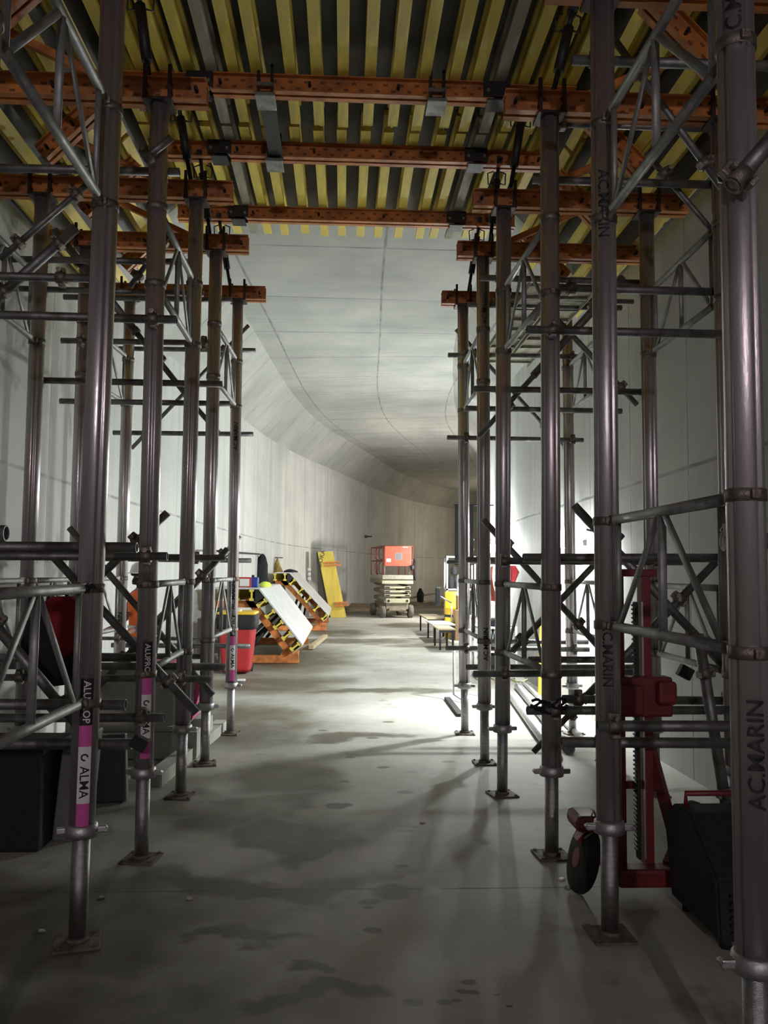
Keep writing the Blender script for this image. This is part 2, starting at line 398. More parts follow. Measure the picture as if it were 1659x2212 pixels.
def sheet(name, rows, m, flipuv=False):
    # rows: list of sections, each a list of (point, v) ; u = arc length of the first point
    b = bmesh.new(); uvl = b.loops.layers.uv.new('UVMap'); u = 0; V = []; prev = None
    for r in rows:
        if prev is not None: u += (r[0][0]-prev).length
        prev = r[0][0].copy(); V.append([(b.verts.new(p), u, v) for p, v in r])
    for a, c in zip(V, V[1:]):
        for i in range(len(a)-1):
            q = (a[i], a[i+1], c[i+1], c[i]); f = b.faces.new([x[0] for x in q]); f.smooth = False
            for l, x in zip(f.loops, q): l[uvl].uv = (x[2], x[1]) if flipuv else (x[1], x[2])
    me = bpy.data.meshes.new(name); b.to_mesh(me); b.free(); return struct(name, me, m)
DX, DZ, TH = .92, .96, .35
def up(p, z): return Vector((p.x, p.y, z))
def inward(L, R, d): e = (R-L).normalized(); return L+e*d
rows = []
for L, R, h in SEC: o = L-(R-L).normalized()*TH; rows.append([(up(L, 0), 0), (up(L, h-DZ), h-DZ), (up(o, h-DZ), h), (up(o, 0), 2*h)])
sheet('wall_left', rows, MW)
rows = []
for L, R, h in SEC: o = R+(R-L).normalized()*TH; rows.append([(up(R, 0), 0), (up(R, h-DZ), h-DZ), (up(o, h-DZ), h), (up(o, 0), 2*h)])
sheet('wall_right', rows, MW)
rows = []
for L, R, h in SEC:
    if L.y < 8.85: continue
    a, c = up(inward(L, R, DX), h), up(inward(R, L, DX), h)
    rows.append([(up(L, h-DZ), -1.33), (a, 0), (c, (c-a).length), (up(R, h-DZ), (c-a).length+1.33),
                 (up(R, h+.4), 6), (up(L, h+.4), 12), (up(L, h-DZ), 13)])
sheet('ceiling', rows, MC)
b = MB(); rows = []
for L, R, h in SEC: e = (R-L).normalized()*.5; rows.append([(L-e, 0), (R+e, 6.5)])
sheet('floor', rows, MF)
# the end of the far tunnel bend, out of sight behind the corner
b = MB(); b.beam(up(SEC[-1][0], 3.3), up(SEC[-1][1], 3.3), .3, 6.6)
struct('wall_far', b.mesh('wall_far'), MW)

A['glow_shell'] = mat('glowing_lamp_shell', (.9, .9, .9), .4, emit=((.95, 1.0, .99), 9.0))  # lamp housing given a glow of its own in place of glare
# ================================================================= lamps
def flood_lamp(i, pos, r, aim, k, colr, deep, label):
    aim = Vector(aim).normalized(); q = aim.to_track_quat('Z', 'Y').to_matrix()
    P = Vector(pos)
    t = thing('work_light', label, 'work light', pos, 'lit flood lamps on the right tunnel wall')
    M = mat('lamp_lens_%d' % i, colr, .4, emit=(colr, LAMP_POWER*k))
    b = MB(); n = 16; prof = ([(r*.62, -r*.55), (r*.86, -r*.30)] if deep else [(r*.62, -r*.55), (r*.64, -r*.53), (r*1.0, -r*.01)])+[(r*a_, r*z_*(1 if deep else .4)) for a_, z_ in ((1.0, 0.0), (.92, .32), (.66, .62), (.3, .80), (.02, .84))]
    b.lathe(prof, (0, 0, 0), n)
    me = b.mesh('lens'); me.transform(q.to_4x4()); link('lens', me, M, t)
    b = MB(); b.lathe([(r*.3, -r*.55-.09), (r*.5, -r*.55-.08), (r*.66, -r*.55-.02), (r*.70, -r*.55), (r*.60, -r*.55+.002)], (0, 0, 0), 20)
    if not deep: b.lathe([(r*.69, -r*.55), (r*1.06, -r*.03), (r*1.05, .0), (r*1.02, .0), (r*.66, -r*.55)], (0, 0, 0), 20)
    for a in range(10):
        an = 2*pi*a/10; b.box((cos(an)*r*.6, sin(an)*r*.6, -r*.55-.05), (.006, .03, .06), Matrix.Rotation(an, 3, 'Z'))
    me = b.mesh('housing'); me.transform(q.to_4x4()); link('housing', me, 'black' if P.y < 0 or P.y > 16 else 'glow_shell', t)
    # wall bracket
    wx = 2.75 if pos[1] < 12 else (2.86 if pos[1] < 16 else pos[0]+1.2)
    b = MB()
    if P.y < 0: b.tube(P-aim*.09, (P.x, P.y-.1, 5.53), .012, n=8); b.box((P.x, P.y-.1, 5.53), (.12, .12, .02))
    else: b.tube(P-aim*.09, (wx-.01, P.y, P.z+.02), .012, n=8); b.box((wx-.012, P.y, P.z+.02), (.02, .09, .14), bev=.004)
    part('bracket', b, 'black', t)
for i, (p, r, a, k, c, dp) in enumerate(LAMPS):
    flood_lamp(i, p, r, a, k, c, dp, ['large white flood lamp glaring above the tube by the fourth right prop', 'smaller white flood lamp farthest back on the right wall, between the right props',
               'white flood lamp half hidden behind the thick near right prop', 'warm flood lamp around the far bend of the tunnel', 'flood lamp on a bracket glinting behind the farthest right prop', 'unseen flood lamp added on the right wall where the tunnel starts to bend', 'unseen work light hanging in the tunnel behind the viewer'][i])

# ================================================================= formwork towers
PY = [2.47, 3.7762, 4.8257, 6.1301, 7.1296, 8.4282]      # distance of each line of props
ZH = 4.34                                                 # underside of the fork heads
BL = {1: (167, 2035), 2: (305, 1862), 3: (390, 1725), 4: (442, 1652), 5: (497, 1586)}
BR = {1: (1318, 2025), 2: (1192, 1845), 3: (1085, 1705), 4: (1047, 1648), 5: (1004, 1586)}
HL = {5: (514, 650), 4: (467, 548), 3: (425, 437), 2: (345, 228)}
HR = {5: (1000, 662), 4: (1043, 566), 3: (1088, 455), 2: (1187, 258), 1: (1300, 5)}
OL = {3: (92, 428), 4: (187, 540), 5: (281, 650)}
OR = {3: (1396, 465)}
PX = {}
for k in range(6):
    for s, B, Hh, x0 in (('l', BL, HL, -1.123), ('r', BR, HR, 1.197)):
        xb = at(*B[k], Y=PY[k]).x if k in B else x0
        xt = at(*Hh[k], Y=PY[k]).x if k in Hh else xb
        PX[s+'i', k] = (xb, xt)
    for s, Hh, x0 in (('l', OL, -2.24), ('r', OR, 2.27)):
        xt = at(*Hh[k], Y=PY[k]).x if k in Hh else x0
        PX[s+'o', k] = (xt, xt)
PX['ri', 0] = (at(1632, 2100, Y=PY[0]).x, at(1590, 100, Y=PY[0]).x)
PX['li', 1] = (PX['li', 1][0], at(243, 60, Y=PY[1]).x)
PX['li', 0] = (-1.135, -1.10)
PX['ro', 2] = (at(1580, 1300, Y=PY[2]).x, at(1560, 500, Y=PY[2]).x)
PX['ro', 5] = (at(1237, 1592, Y=PY[5]).x, at(1226, 900, Y=PY[5]).x)
RP = .056
def fluted(r, n=64):
    # round extrusion with four T-slots
    pts = []
    for i in range(n):
        a = 2*pi*i/n; k = i % 16
        q = r*{0: .80, 1: .83, 15: .83, 2: .97, 14: .97}.get(k, 1)
        pts.append((q*cos(a+.35), q*sin(a+.35)))
    return pts
def prop_meshes():
    b = MB(); P = fluted(RP); b.loft([[Vector((x, y, z)) for x, y in P] for z in (.47, ZH)])
    for e in b.b.edges:
        if abs(e.verts[0].co.z-e.verts[1].co.z) > 1: e.smooth = True
    outer = b.mesh('outer_tube')
    b = MB(); b.tube((0, 0, .012), (0, 0, .48), .0385, n=20)
    inner = b.mesh('inner_tube')
    b = MB(); b.box((0, 0, .006), (.19, .19, .012), bev=.003); b.tube((0, 0, .012), (0, 0, .03), .05, n=18)
    for a in range(4): b.tube((.075*(1 if a & 1 else -1), .075*(1 if a & 2 else -1), .012), (.075*(1 if a & 1 else -1), .075*(1 if a & 2 else -1), .02), .011, n=6)
    plate = b.mesh('base_plate')
    b = MB(); b.lathe([(.052, .445), (.068, .45), (.070, .475), (.066, .50), (.059, .505)], n=24)
    b.box((.08, 0, .475), (.05, .032, .028), bev=.006); b.box((-.08, .01, .475), (.05, .032, .028), bev=.006)
    b.tube((.10, -.022, .475), (.10, .022, .475), .008, n=8)
    collar = b.mesh('collar')
    b = MB(); b.box((0, 0, ZH+.008), (.17, .17, .016), bev=.003)
    for sx in (-1, 1):
        for sy in (-1, 1):
            b.box((sx*.072, sy*.072, ZH+.115), (.022, .022, .20), bev=.003)
        b.box((sx*.072, 0, ZH+.05), (.02, .15, .03)); b.box((sx*.072, 0, ZH+.16), (.016, .15, .02))
        b.tube((sx*.072, -.082, ZH+.12), (sx*.072, .082, ZH+.12), .008, n=8)
    head = b.mesh('fork_head')
    b = MB(); b.lathe([(.056, -.02), (.061, -.018), (.061, .018), (.056, .02)], n=24); b.box((.066, 0, 0), (.02, .03, .03), bev=.004)
    clamp = b.mesh('clamp_ring')
    return outer, inner, plate, collar, head, clamp
PM = prop_meshes()
def make_prop(side, row, k):
    xb, xt = PX[side+row, k]; lean = atan2(xt-xb, ZH)
    S = 'left' if side == 'l' else 'right'; R = 'walkway side' if row == 'i' else 'wall side'
    t = thing('aluminium_prop', '%s aluminium shoring prop in the %s tower, row on the %s' % (ORD[k], S, R), 'prop', (xb, PY[k], 0),
              '%s row of props on the %s' % (S, R), (0, lean, 0))
    rz = random.uniform(-.25, .25)+(.1 if side == 'l' else 3.1)
    for nm, me, m in (('outer_tube', PM[0], 'alu'), ('inner_tube', PM[1], 'inner'), ('base_plate', PM[2], 'dusty'), ('collar', PM[3], 'alu_dull'), ('fork_head', PM[4], 'head')):
        stamp(nm, me, m, t, (0, 0, 0), (0, 0, 0 if nm == 'fork_head' else rz))
    zs = [1.02, 1.52, 3.26, 3.72]
    if side == 'r' and k in (0, 1) and row == 'i': zs = [1.37, 1.84, 3.26, 3.72]
    for z in zs: stamp('clamp_ring', PM[5], 'zinc', t, (0, 0, z), (0, 0, random.choice((pi/2, -pi/2))))
    return t
PROPS = {}
for side in 'lr':
    for row in 'io':
        for k in range(6):
            if row == 'o' and k < 2: continue
            PROPS[side, row, k] = make_prop(side, row, k)

# painted lettering and stickers on the props
def lettering(key, txt, z, size, up_, face, m='ink', r=RP):
    p = PROPS[key]; o = bm_obj('painted_lettering', text_mesh(txt, size, r, up_, face, .0016), m, p, (0, 0, z)); o['label'] = 'black stencilled lettering'; return o
cf = -pi/2
lettering(('l', 'i', 5), 'AC.MARIN', 1.36, .060, True, cf+.25)
lettering(('l', 'i', 5), 'AC.MARIN', 2.95, .060, True, cf+.25)
lettering(('r', 'i', 1), 'AC.MARIN', 1.24, .062, False, cf-.35)
lettering(('r', 'i', 1), 'AC.MARIN', 3.32, .07, False, cf-.35)
lettering(('r', 'i', 0), 'AC.MARIN', 1.08, .068, True, cf-.15)
lettering(('r', 'i', 0), 'AC.MARIN', 3.4, .07, True, cf-.5)
lettering(('r', 'i', 4), 'AC.MARIN', 1.0, .06, True, cf+.15)
lettering(('r', 'i', 4), 'AC.MARIN', 3.9, .06, True, cf+.15)
lettering(('l', 'o', 5), 'AC.MARIN', 1.05, .06, True, cf+.15)
def sticker(key, z0, z1, m, face, wid=.055, name='sticker'):
    b = bmesh.new(); n = 6; r = RP+.0010
    V = [[b.verts.new((cos(face+(i/n-.5)*wid/r)*r, sin(face+(i/n-.5)*wid/r)*r, z)) for i in range(n+1)] for z in (z0, z1)]
    for i in range(n): f = b.faces.new((V[0][i], V[0][i+1], V[1][i+1], V[1][i])); f.smooth = True
    return bm_obj(name, b, m, PROPS[key])
def brand_strip(key, zt, s, face):
    # black strip with white word, magenta, white with word, magenta
    a = sticker(key, zt-.20*s, zt, 'ink', face); a['label'] = 'black part of the vertical sticker'
    bm_obj('sticker_text', text_mesh('ALUPROP', .042*s, RP, False, face, .0022), 'stick', PROPS[key], (0, 0, zt-.10*s))
    sticker(key, zt-.29*s, zt-.20*s, 'magenta', face)['label'] = 'magenta part of the vertical sticker'
    sticker(key, zt-.53*s, zt-.29*s, 'stick', face)['label'] = 'white part of the vertical sticker'
    bm_obj('sticker_text', text_mesh('ALMA', .052*s, RP, False, face, .0022), 'ink', PROPS[key], (0, 0, zt-.44*s))
    sticker(key, zt-.64*s, zt-.53*s, 'magenta', face)['label'] = 'magenta part of the vertical sticker'
    # round emblem above the word
    b = MB(); 
    for i in range(12):
        a0, a1 = 2*pi*i/12*.8, 2*pi*(i+1)/12*.8
        q = []
        for aa, rr in ((a0, .016), (a1, .016), (a1, .009), (a0, .009)):
            an = face+cos(aa)*rr/RP; q.append(b.b.verts.new((cos(an)*(RP+.0022), sin(an)*(RP+.0022), zt-.335*s+sin(aa)*rr)))
        b.b.faces.new(q)
    o = link('emblem', b.mesh('emblem'), 'ink', PROPS[key])
brand_strip(('l', 'i', 1), 1.13, 1.0, cf+.30)
brand_strip(('l', 'i', 2), 1.20, 1.0, cf+.35)
brand_strip(('l', 'i', 5), 1.16, 1.0, cf+.30)

A['galvl'] = mat('pale_galvanised', (.38, .39, .39), .5, .6, .3, 14, .15, 90)
# ---- side frames with a fan of diagonals, running away from the viewer between two props
def frame(side, row, k, z0, z1, where):
    y0, y1 = PY[k]+.03, PY[k+1]-.03
    def X(kk, z): xb, xt = PX[side+row, kk]; return xb+(xt-xb)*z/ZH
    S = 'left' if side == 'l' else 'right'; R = 'walkway side' if row == 'i' else 'wall side'
    t = thing('bracing_frame', '%s truss frame between the %s and %s props, %s tower, %s' % (where, ORD[k], ORD[k+1], S, R), 'frame',
              (X(k, z0), y0, z0), '%s truss frames on the %s' % (S, R))
    off = .0
    P = lambda kk, y, z: Vector((X(kk, z)+off, y, z))
    a0, a1 = P(k, y0+.05, z1), P(k+1, y1-.05, z1); c0, c1 = P(k, y0+.05, z0), P(k+1, y1-.05, z0)
    b = MB(); b.tube(a0+Vector((0, .06, 0)), a1-Vector((0, .06, 0)), .021); 
    part('top_tube', b, 'galvl', t)
    b = MB(); b.tube(c0+Vector((0, .06, 0)), c1-Vector((0, .06, 0)), .021); part('bottom_tube', b, 'galvl', t)
    for p, s in ((a0, -1), (a1, 1), (c0, -1), (c1, 1)):
        b = MB(); b.beam(p+Vector((0, -s*.08, 0)), p+Vector((0, s*.02, 0)), .018, .045); b.box(p+Vector((0, s*.02, 0)), (.05, .03, .035), bev=.006)
        part('end_fitting', b, 'zinc', t)
    mid_t = (a0+a1)/2-Vector((0, 0, .015)); mid_b = (c0+c1)/2
    for e, s in ((c0, 1), (c1, -1)):
        b = MB(); b.tube(mid_t+Vector((0, -s*.03, 0)), e+Vector((0, s*.10, .015)), .019, n=10, sq=.5); part('diagonal', b, 'galvl', t)
        b = MB(); top = (a0 if s == 1 else a1); b.tube(top+Vector((0, s*.085, -.01)), e+Vector((0, s*.085, .01)), .013, n=10, sq=.7); part('end_upright', b, 'galvl', t)
    b = MB(); b.tube(mid_t, mid_b, .017, n=10, sq=.6); part('middle_upright', b, 'galvl', t)
    return t
for side in 'lr':
    for row in 'io':
        ks = [0, 2, 4] if row == 'i' else [2, 4]
        for k in ks:
            lo = (1.37, 1.84) if (side == 'r' and row == 'i' and k == 0) else (1.03, 1.52)
            frame(side, row, k, *lo, 'lower'); frame(side, row, k, 3.26, 3.73, 'upper')
frame('l', 'o', 3, 1.03, 1.52, 'lower')

# ---- scaffold tubes with couplers
def coupler_mesh():
    b = MB(); b.tube((-.028, 0, 0), (.028, 0, 0), .034, n=14); b.box((0, 0, .042), (.05, .034, .03), bev=.006)
    b.tube((0, -.045, .035), (0, .045, .035), .009, n=8); b.tube((0, .04, .035), (0, .052, .035), .016, n=6)
    b.box((0, -.02, -.04), (.036, .05, .018), bev=.004)
    return b.mesh('coupler')
CM = coupler_mesh()
def scaffold_tube(p0, p1, label, grp, r=.0245, clamps=(), tele=None, m='galv', cm='zinc'):
    p0, p1 = Vector(p0), Vector(p1)
    t = thing('scaffold_tube', label, 'scaffold tube', p0, grp)
    d = (p1-p0).normalized()
    b = MB()
    if tele is None: b.hollow(p0, p1, r); part('tube', b, m, t)
    else:
        q = p0.lerp(p1, tele); b.hollow(p0, q, r); part('tube', b, m, t)
        b = MB(); b.hollow(q-d*.05, p1, r*.72); part('telescopic_end', b, m, t)
        b = MB(); b.tube(q-d*.02, q+d*.025, r*1.2); part('lock_ring', b, 'zinc', t)
    rot = d.to_track_quat('X', 'Z').to_euler()
    for c in clamps:
        pt = p0.lerp(p1, c)-p0
        o = stamp('coupler', CM, cm, t, pt, rot)
    return t
LV = {'low': 'waist height', 'mid': 'head height', 'upp': 'above the middle', 'top': 'under the fork heads'}
def lateral(side, k, z, xin, xout, lev, extra='', front=False, r=.0245, m='galv', cm='zinc'):
    s = -1 if side == 'l' else 1; S = 'left' if side == 'l' else 'right'
    y = PY[k]+(-1 if front else 1)*(RP+r+.004)
    p0, p1 = (s*xin, y, z), (s*xout, y, z+random.uniform(-.012, .012))
    pi_ = PX[side+'i', k][0]; L = abs(xout-xin)
    cl = [abs(abs(pi_)-xin)/L]
    if abs(PX[side+'o', k][0]) < xout: cl.append((abs(PX[side+'o', k][0])-xin)/L)
    scaffold_tube(p0, p1, '%sgrey tube across the %s tower, %s props, %s' % (extra, S, ORD[k], LV[lev]),
                  'tubes across the %s tower' % S, r, cl, m=m, cm=cm)
# left tower
def px_l(side, k, x, y, z=None, front=False):
    return at(x, y, Y=PY[k])
def lat_px(side, k, xe, ye, xout, lev, extra='', front=False, **kw):
    p = at(xe, ye, Y=PY[k]+(-1 if front else 1)*(RP+.0285)); lateral(side, k, p.z, abs(p.x), xout, lev, extra, front, **kw)
lat_px('l', 0, 14, 1152, 2.6, 'mid')
lat_px('l', 1, 296, 1183, 2.66, 'mid')
lat_px('l', 2, 362, 1202, 2.66, 'mid', front=True)
lat_px('l', 3, 487, 1205, 2.66, 'mid')
lat_px('l', 4, 440, 1206, 2.66, 'mid')
lat_px('l', 5, 543, 1211, 2.6, 'mid')
lat_px('l', 2, 382, 691, 2.66, 'upp', front=True)
lat_px('l', 3, 480, 830, 2.3, 'upp')
lat_px('l', 4, 497, 872, 2.45, 'upp')
lat_px('l', 5, 547, 938, 2.35, 'upp')
lat_px('l', 2, 388, 372, 2.6, 'top')
lat_px('l', 2, 332, 217, 2.6, 'top', 'upper thin ', r=.021)
lat_px('l', 2, 240, 603, 2.66, 'upp', 'higher ')
lat_px('l', 3, 405, 566, 2.5, 'top')
lat_px('l', 3, 440, 635, 2.6, 'top', 'lower ', r=.022)
lat_px('l', 4, 500, 648, 2.45, 'top')
lat_px('l', 4, 450, 741, 2.4, 'top', 'lower ', front=True)
lat_px('l', 5, 552, 757, 2.32, 'top')
lat_px('l', 1, 272, 1522, 2.66, 'low', 'rusty upper ', cm='rust')
lat_px('l', 1, 285, 1607, 1.9, 'low', 'short lower ')
lat_px('l', 2, 355, 1550, 2.66, 'low', front=True, cm='rust')
lat_px('l', 2, 330, 1420, 2.66, 'low', 'upper ')
lat_px('l', 3, 486, 1441, 2.66, 'low', r=.028)
lat_px('l', 3, 455, 1467, 2.6, 'low', 'lower ', front=True)
lat_px('l', 4, 470, 1418, 2.6, 'low')
lat_px('l', 5, 541, 1396, 2.3, 'low')
lat_px('l', 5, 470, 1380, 2.6, 'low', 'upper ', front=True, r=.018)
# right tower
lat_px('r', 0, 1563, 1168, 2.6, 'mid')
lat_px('r', 2, 1130, 1205, 2.32, 'mid', r=.026)
lat_px('r', 3, 1080, 1212, 2.5, 'mid', front=True)
lat_px('r', 4, 1008, 1209, 2.4, 'mid')
lat_px('r', 5, 965, 1214, 2.45, 'mid', r=.020)
lat_px('r', 2, 1138, 712, 2.22, 'upp', front=True)
lat_px('r', 3, 1025, 840, 2.3, 'upp')
lat_px('r', 4, 1006, 882, 2.44, 'upp')
lat_px('r', 5, 966, 945, 2.42, 'upp', front=True)
lat_px('r', 5, 968, 767, 2.42, 'top', front=True)
lat_px('r', 2, 1205, 622, 2.3, 'upp', 'higher ')
lat_px('r', 3, 1036, 600, 2.3, 'top')
lat_px('r', 4, 1010, 658, 2.45, 'top')
lat_px('r', 4, 1065, 642, 2.5, 'top', 'upper ', front=True, r=.02)
lat_px('r', 2, 1150, 388, 2.32, 'top')
lat_px('r', 2, 1194, 268, 2.5, 'top', 'upper bright ', r=.021)
lat_px('r', 1, 1235, 130, 2.5, 'top')
lat_px('r', 2, 1138, 1535, 2.3, 'low', front=True)
lat_px('r', 2, 1215, 1510, 2.3, 'low', 'upper ')
lat_px('r', 1, 1213, 1603, 1.9, 'low')
lat_px('r', 1, 1290, 1568, 2.0, 'low', 'upper ', front=True)
lat_px('r', 3, 1142, 1425, 2.35, 'low')
lat_px('r', 3, 1023, 1456, 2.1, 'low', 'lower ', front=True)
lat_px('r', 4, 1007, 1441, 2.75-.1, 'low')
lat_px('r', 5, 1060, 1386, 2.5, 'low')
lat_px('r', 5, 963, 1400, 2.46, 'low', 'lower ', front=True)

def diag(k, a, b_, label, dy=.14, tele=None, r=.0245, cl=(.2, .8), side='l'):
    y = PY[k]+dy
    scaffold_tube(at(*a, Y=y), at(*b_, Y=y), label, 'diagonal tubes in the towers', r, cl, tele)
D = 'sloping tube in the %s tower, %s props, %s'
diag(2, (362, 1108), (30, 1418), D % ('left', 'second', 'high end to the right, low'), .16)
diag(2, (118, 1205), (425, 1540), D % ('left', 'second', 'falling to the right, low'), .21)
diag(3, (150, 1140), (460, 1502), D % ('left', 'third', 'falling to the right, low'), .15)
diag(3, (492, 1186), (215, 1480), D % ('left', 'third', 'high end to the right, low'), .20)
diag(5, (520, 1159), (330, 1345), D % ('left', 'farthest', 'high end to the right, low'), .15, r=.02)
diag(1, (-60, 1290), (180, 1580), D % ('left', 'second', 'low, partly behind the bag'), .2)
diag(3, (118, 498), (400, 850), D % ('left', 'third', 'falling to the right, upper part'), .2, .62, .030)
diag(4, (398, 852), (473, 936), D % ('left', 'fourth', 'short, falling to the right'), .1, r=.022)
diag(5, (284, 969), (537, 703), D % ('left', 'farthest', 'rising to the right, upper part'), .12, r=.020)
diag(2, (-30, 665), (165, 492), D % ('left', 'second', 'rising to the right, upper part'), .2, r=.03)
diag(2, (0, 560), (205, 385), D % ('left', 'second', 'rising to the right, under the first'), .3, r=.02)
diag(3, (280, 620), (370, 500), D % ('left', 'third', 'short and steep near the top'), .1, r=.02)
diag(2, (370, 298), (310, 345), D % ('left', 'second', 'short stub near the top'), -.1, r=.022, cl=(.85,))
diag(3, (1035, 942), (1345, 600), D % ('right', 'third', 'rising to the right, upper part'), .12, None, .020)
diag(3, (1345, 600), (1152, 812), D % ('right', 'third', 'thick sleeve around the rising one'), .12, None, .031)
diag(3, (1197, 683), (1376, 875), D % ('right', 'third', 'falling to the right, upper part'), .2, r=.022)
diag(5, (985, 712), (1222, 970), D % ('right', 'farthest', 'falling to the right, upper part'), .12, r=.021)
diag(3, (1044, 1123), (1300, 1405), D % ('right', 'third', 'falling to the right, low'), .13)
diag(3, (1345, 1155), (1075, 1440), D % ('right', 'third', 'high end to the right, low'), .19)
diag(2, (1240, 1092), (1590, 1466), D % ('right', 'second', 'falling to the right, low'), .14, r=.027)
diag(2, (1545, 1215), (1152, 1625), D % ('right', 'second', 'high end to the right, low'), .21, .72)
diag(1, (1508, 1370), (1578, 1800), D % ('right', 'second', 'steep dark one behind the nearest prop'), .80, r=.030)
diag(2, (1590, 560), (1395, 330), D % ('right', 'second', 'falling to the right, near the top'), .16, r=.018)
diag(1, (1330, 90), (1570, 420), D % ('right', 'second', 'falling to the right, at the top'), .5, r=.02)
diag(0, (1580, 402), (1720, 240), D % ('right', 'nearest', 'thick stub rising out of the picture'), -.10, r=.026, cl=(.1,))

# sleeve on the tube end
def pad(p, label, d=(.03, .03, .06), m='rubber'):
    b = MB(); b.box(p, d, Matrix.Rotation(.5, 3, 'Y'), bev=.006); single('tube_end_cap', b, m, label, 'end cap', p)
pad(at(292, 1605, Y=PY[1]+.08)+Vector((.02, 0, 0)), 'black rubber cap on the short low tube by the sticker prop', (.07, .056, .056))
pad(at(1480, 1452, Y=PY[3]+.1), 'dark rubber pad on a low tube end in the right tower', (.10, .07, .09))
b = MB(); p = at(185, 1270, Y=PY[1]-.11)
b.loft([[p+Vector((-.05+i*.02, cos(a)*.018*(1-abs(i-2)/3.2)-.0, sin(a)*.022*(1-abs(i-2)/3.4)+.01*sin(i*2))) for a in [2*pi*j/8 for j in range(8)]] for i in range(6)])
single('knotted_rag', b, 'cloth', 'small black rag tied on the near left frame beside the thick prop', 'rag', p)
b = MB(); p = at(1185, 1528, Y=PY[2]-.1)
for i in range(5):
    b.path([p+Vector((-.10+.2*j/9, .02*sin(j*1.3+i), .018*sin(j*.9+i*1.7)+.012*i-.02)) for j in range(10)], .008)
single('coiled_strap', b, 'cloth', 'black strap wound round the low tube at the second right prop', 'strap', p)

# ---- orange steel walers on the fork heads and under the beams
def waler_mesh(L):
    """two C channels back to back, origin at the middle, running along X"""
    h, f, t, g = .135, .048, .008, .03
    out = []
    for s in (-1, 1):
        b = MB()
        poly = [(g/2*s, -h/2), ((g/2+f)*s, -h/2), ((g/2+f)*s, -h/2+t), ((g/2+t)*s, -h/2+t), ((g/2+t)*s, h/2-t), ((g/2+f)*s, h/2-t), ((g/2+f)*s, h/2), (g/2*s, h/2)]
        b.prism(poly, -L/2, L/2, 'X'); out.append(b.mesh('channel'))
    return out
SPACER = MB().box((0, 0, 0), (.06, .029, .09)).tube((0, -.075, 0), (0, .075, 0), .012, n=8).mesh('spacer_bolt')
def waler(p0, p1, label, grp):
    p0, p1 = Vector(p0), Vector(p1); d = p1-p0; L = d.length; ms = waler_mesh(L)
    t = thing('steel_waler', label, 'steel beam', (p0+p1)/2, grp, (0, -atan2(d.z, d.x), 0))
    link('channel', ms[0], 'orange', t); link('channel', ms[1], 'orange', t); 
    n = max(2, int(L/.6))
    for i in range(n+1): stamp('spacer_bolt', SPACER, 'head', t, (-L/2+.06+(L-.12)*i/n, 0, 0))
    return t
ZW = ZH+.016+.0685
for side, s in (('l', -1), ('r', 1)):
    for k in range(1, 6):
        S = 'left' if side == 'l' else 'right'
        xi = {('l', 5): -.83, ('l', 4): -.857, ('l', 3): -.86, ('l', 2): -.84, ('l', 1): -.85, ('r', 5): .975, ('r', 4): .96, ('r', 3): .947, ('r', 2): .936, ('r', 1): .94}[side, k]
        waler((xi, PY[k], ZW), (s*2.62 if side == 'l' else 2.60, PY[k], ZW), 'orange steel waler lying across the %s tower on the %s pair of fork heads' % (S, ORD[k]), 'orange walers on the fork heads')
ZC = 5.265
for k in range(1, 6):
    waler((-1.03, PY[k], ZC), (1.10, PY[k], ZC), 'long orange waler high over the walkway, in line with the %s props' % ORD[k], 'orange walers under the yellow beams')
    for s in (-1, 1):
        S = 'left' if s < 0 else 'right'
        waler((s*1.16, PY[k]+.01, ZC-.01), (s*1.74, PY[k]+.01, ZC-.01), 'short orange waler up %s of the walkway, in line with the %s props' % (S, ORD[k]), 'short orange walers')
        waler((s*1.83, PY[k], 5.13), (s*2.27, PY[k], 5.13-.44*.96/.92), 'sloping orange waler under the %s haunch, in line with the %s props' % (S, ORD[k]), 'sloping orange walers')
        # hinge bracket joining them
        t = thing('hinge_bracket', 'black hinge bracket joining two high walers on the %s, over the %s props' % (S, ORD[k]), 'bracket', (s*1.12, PY[k], ZC), 'black hinge brackets')
        b = MB(); b.box((0, -.075, 0), (.20, .012, .12), bev=.003); b.box((0, .075, 0), (.20, .012, .12), bev=.003); b.box((0, 0, -.085), (.14, .17, .012))
        part('plates', b, 'black', t, (0, 0, 0))
        b = MB()
        for x in (-.07, .07): b.tube((x, -.10, -.02), (x, .10, -.02), .013, n=8)
        part('bolts', b, 'zinc', t, (0, 0, 0))
# black clamps on the high walers and the dark steel runner between two of them
for k, xs in ((3, ((572, 195), (945, 198))), (4, ((592, 328),))):
    for (px, py) in xs:
        p = at(px, py, Y=PY[k]-.1)
        t = thing('waler_clamp', 'black clamp gripping the high orange waler over the %s props, %s' % (ORD[k], 'left of centre' if px < 700 else 'right of centre'), 'clamp', (p.x, PY[k], ZC), 'black waler clamps')
        for sx in (-.05, .05):
            for sy in (-.092, .092): b = MB(); b.box((sx, sy, .0), (.022, .014, .24), bev=.003); part('bar', b, 'black', t, (0, 0, 0))
        b = MB(); b.box((0, 0, -.115), (.15, .21, .03), bev=.004); b.box((0, -.10, -.04), (.13, .012, .03)); part('plate', b, 'galv', t, (0, 0, 0))
b = MB(); x = at(580, 240, Y=6.3).x
b.box((x, (PY[3]+PY[4])/2+.03, ZC-.02), (.085, PY[4]-PY[3]-.16, .10)); b.box((x, (PY[3]+PY[4])/2+.03, ZC-.08), (.12, PY[4]-PY[3]-.16, .015))
single('steel_runner', b, 'black', 'dark steel runner joining two high walers, left of centre', 'runner', (x, PY[3]+.1, ZC))

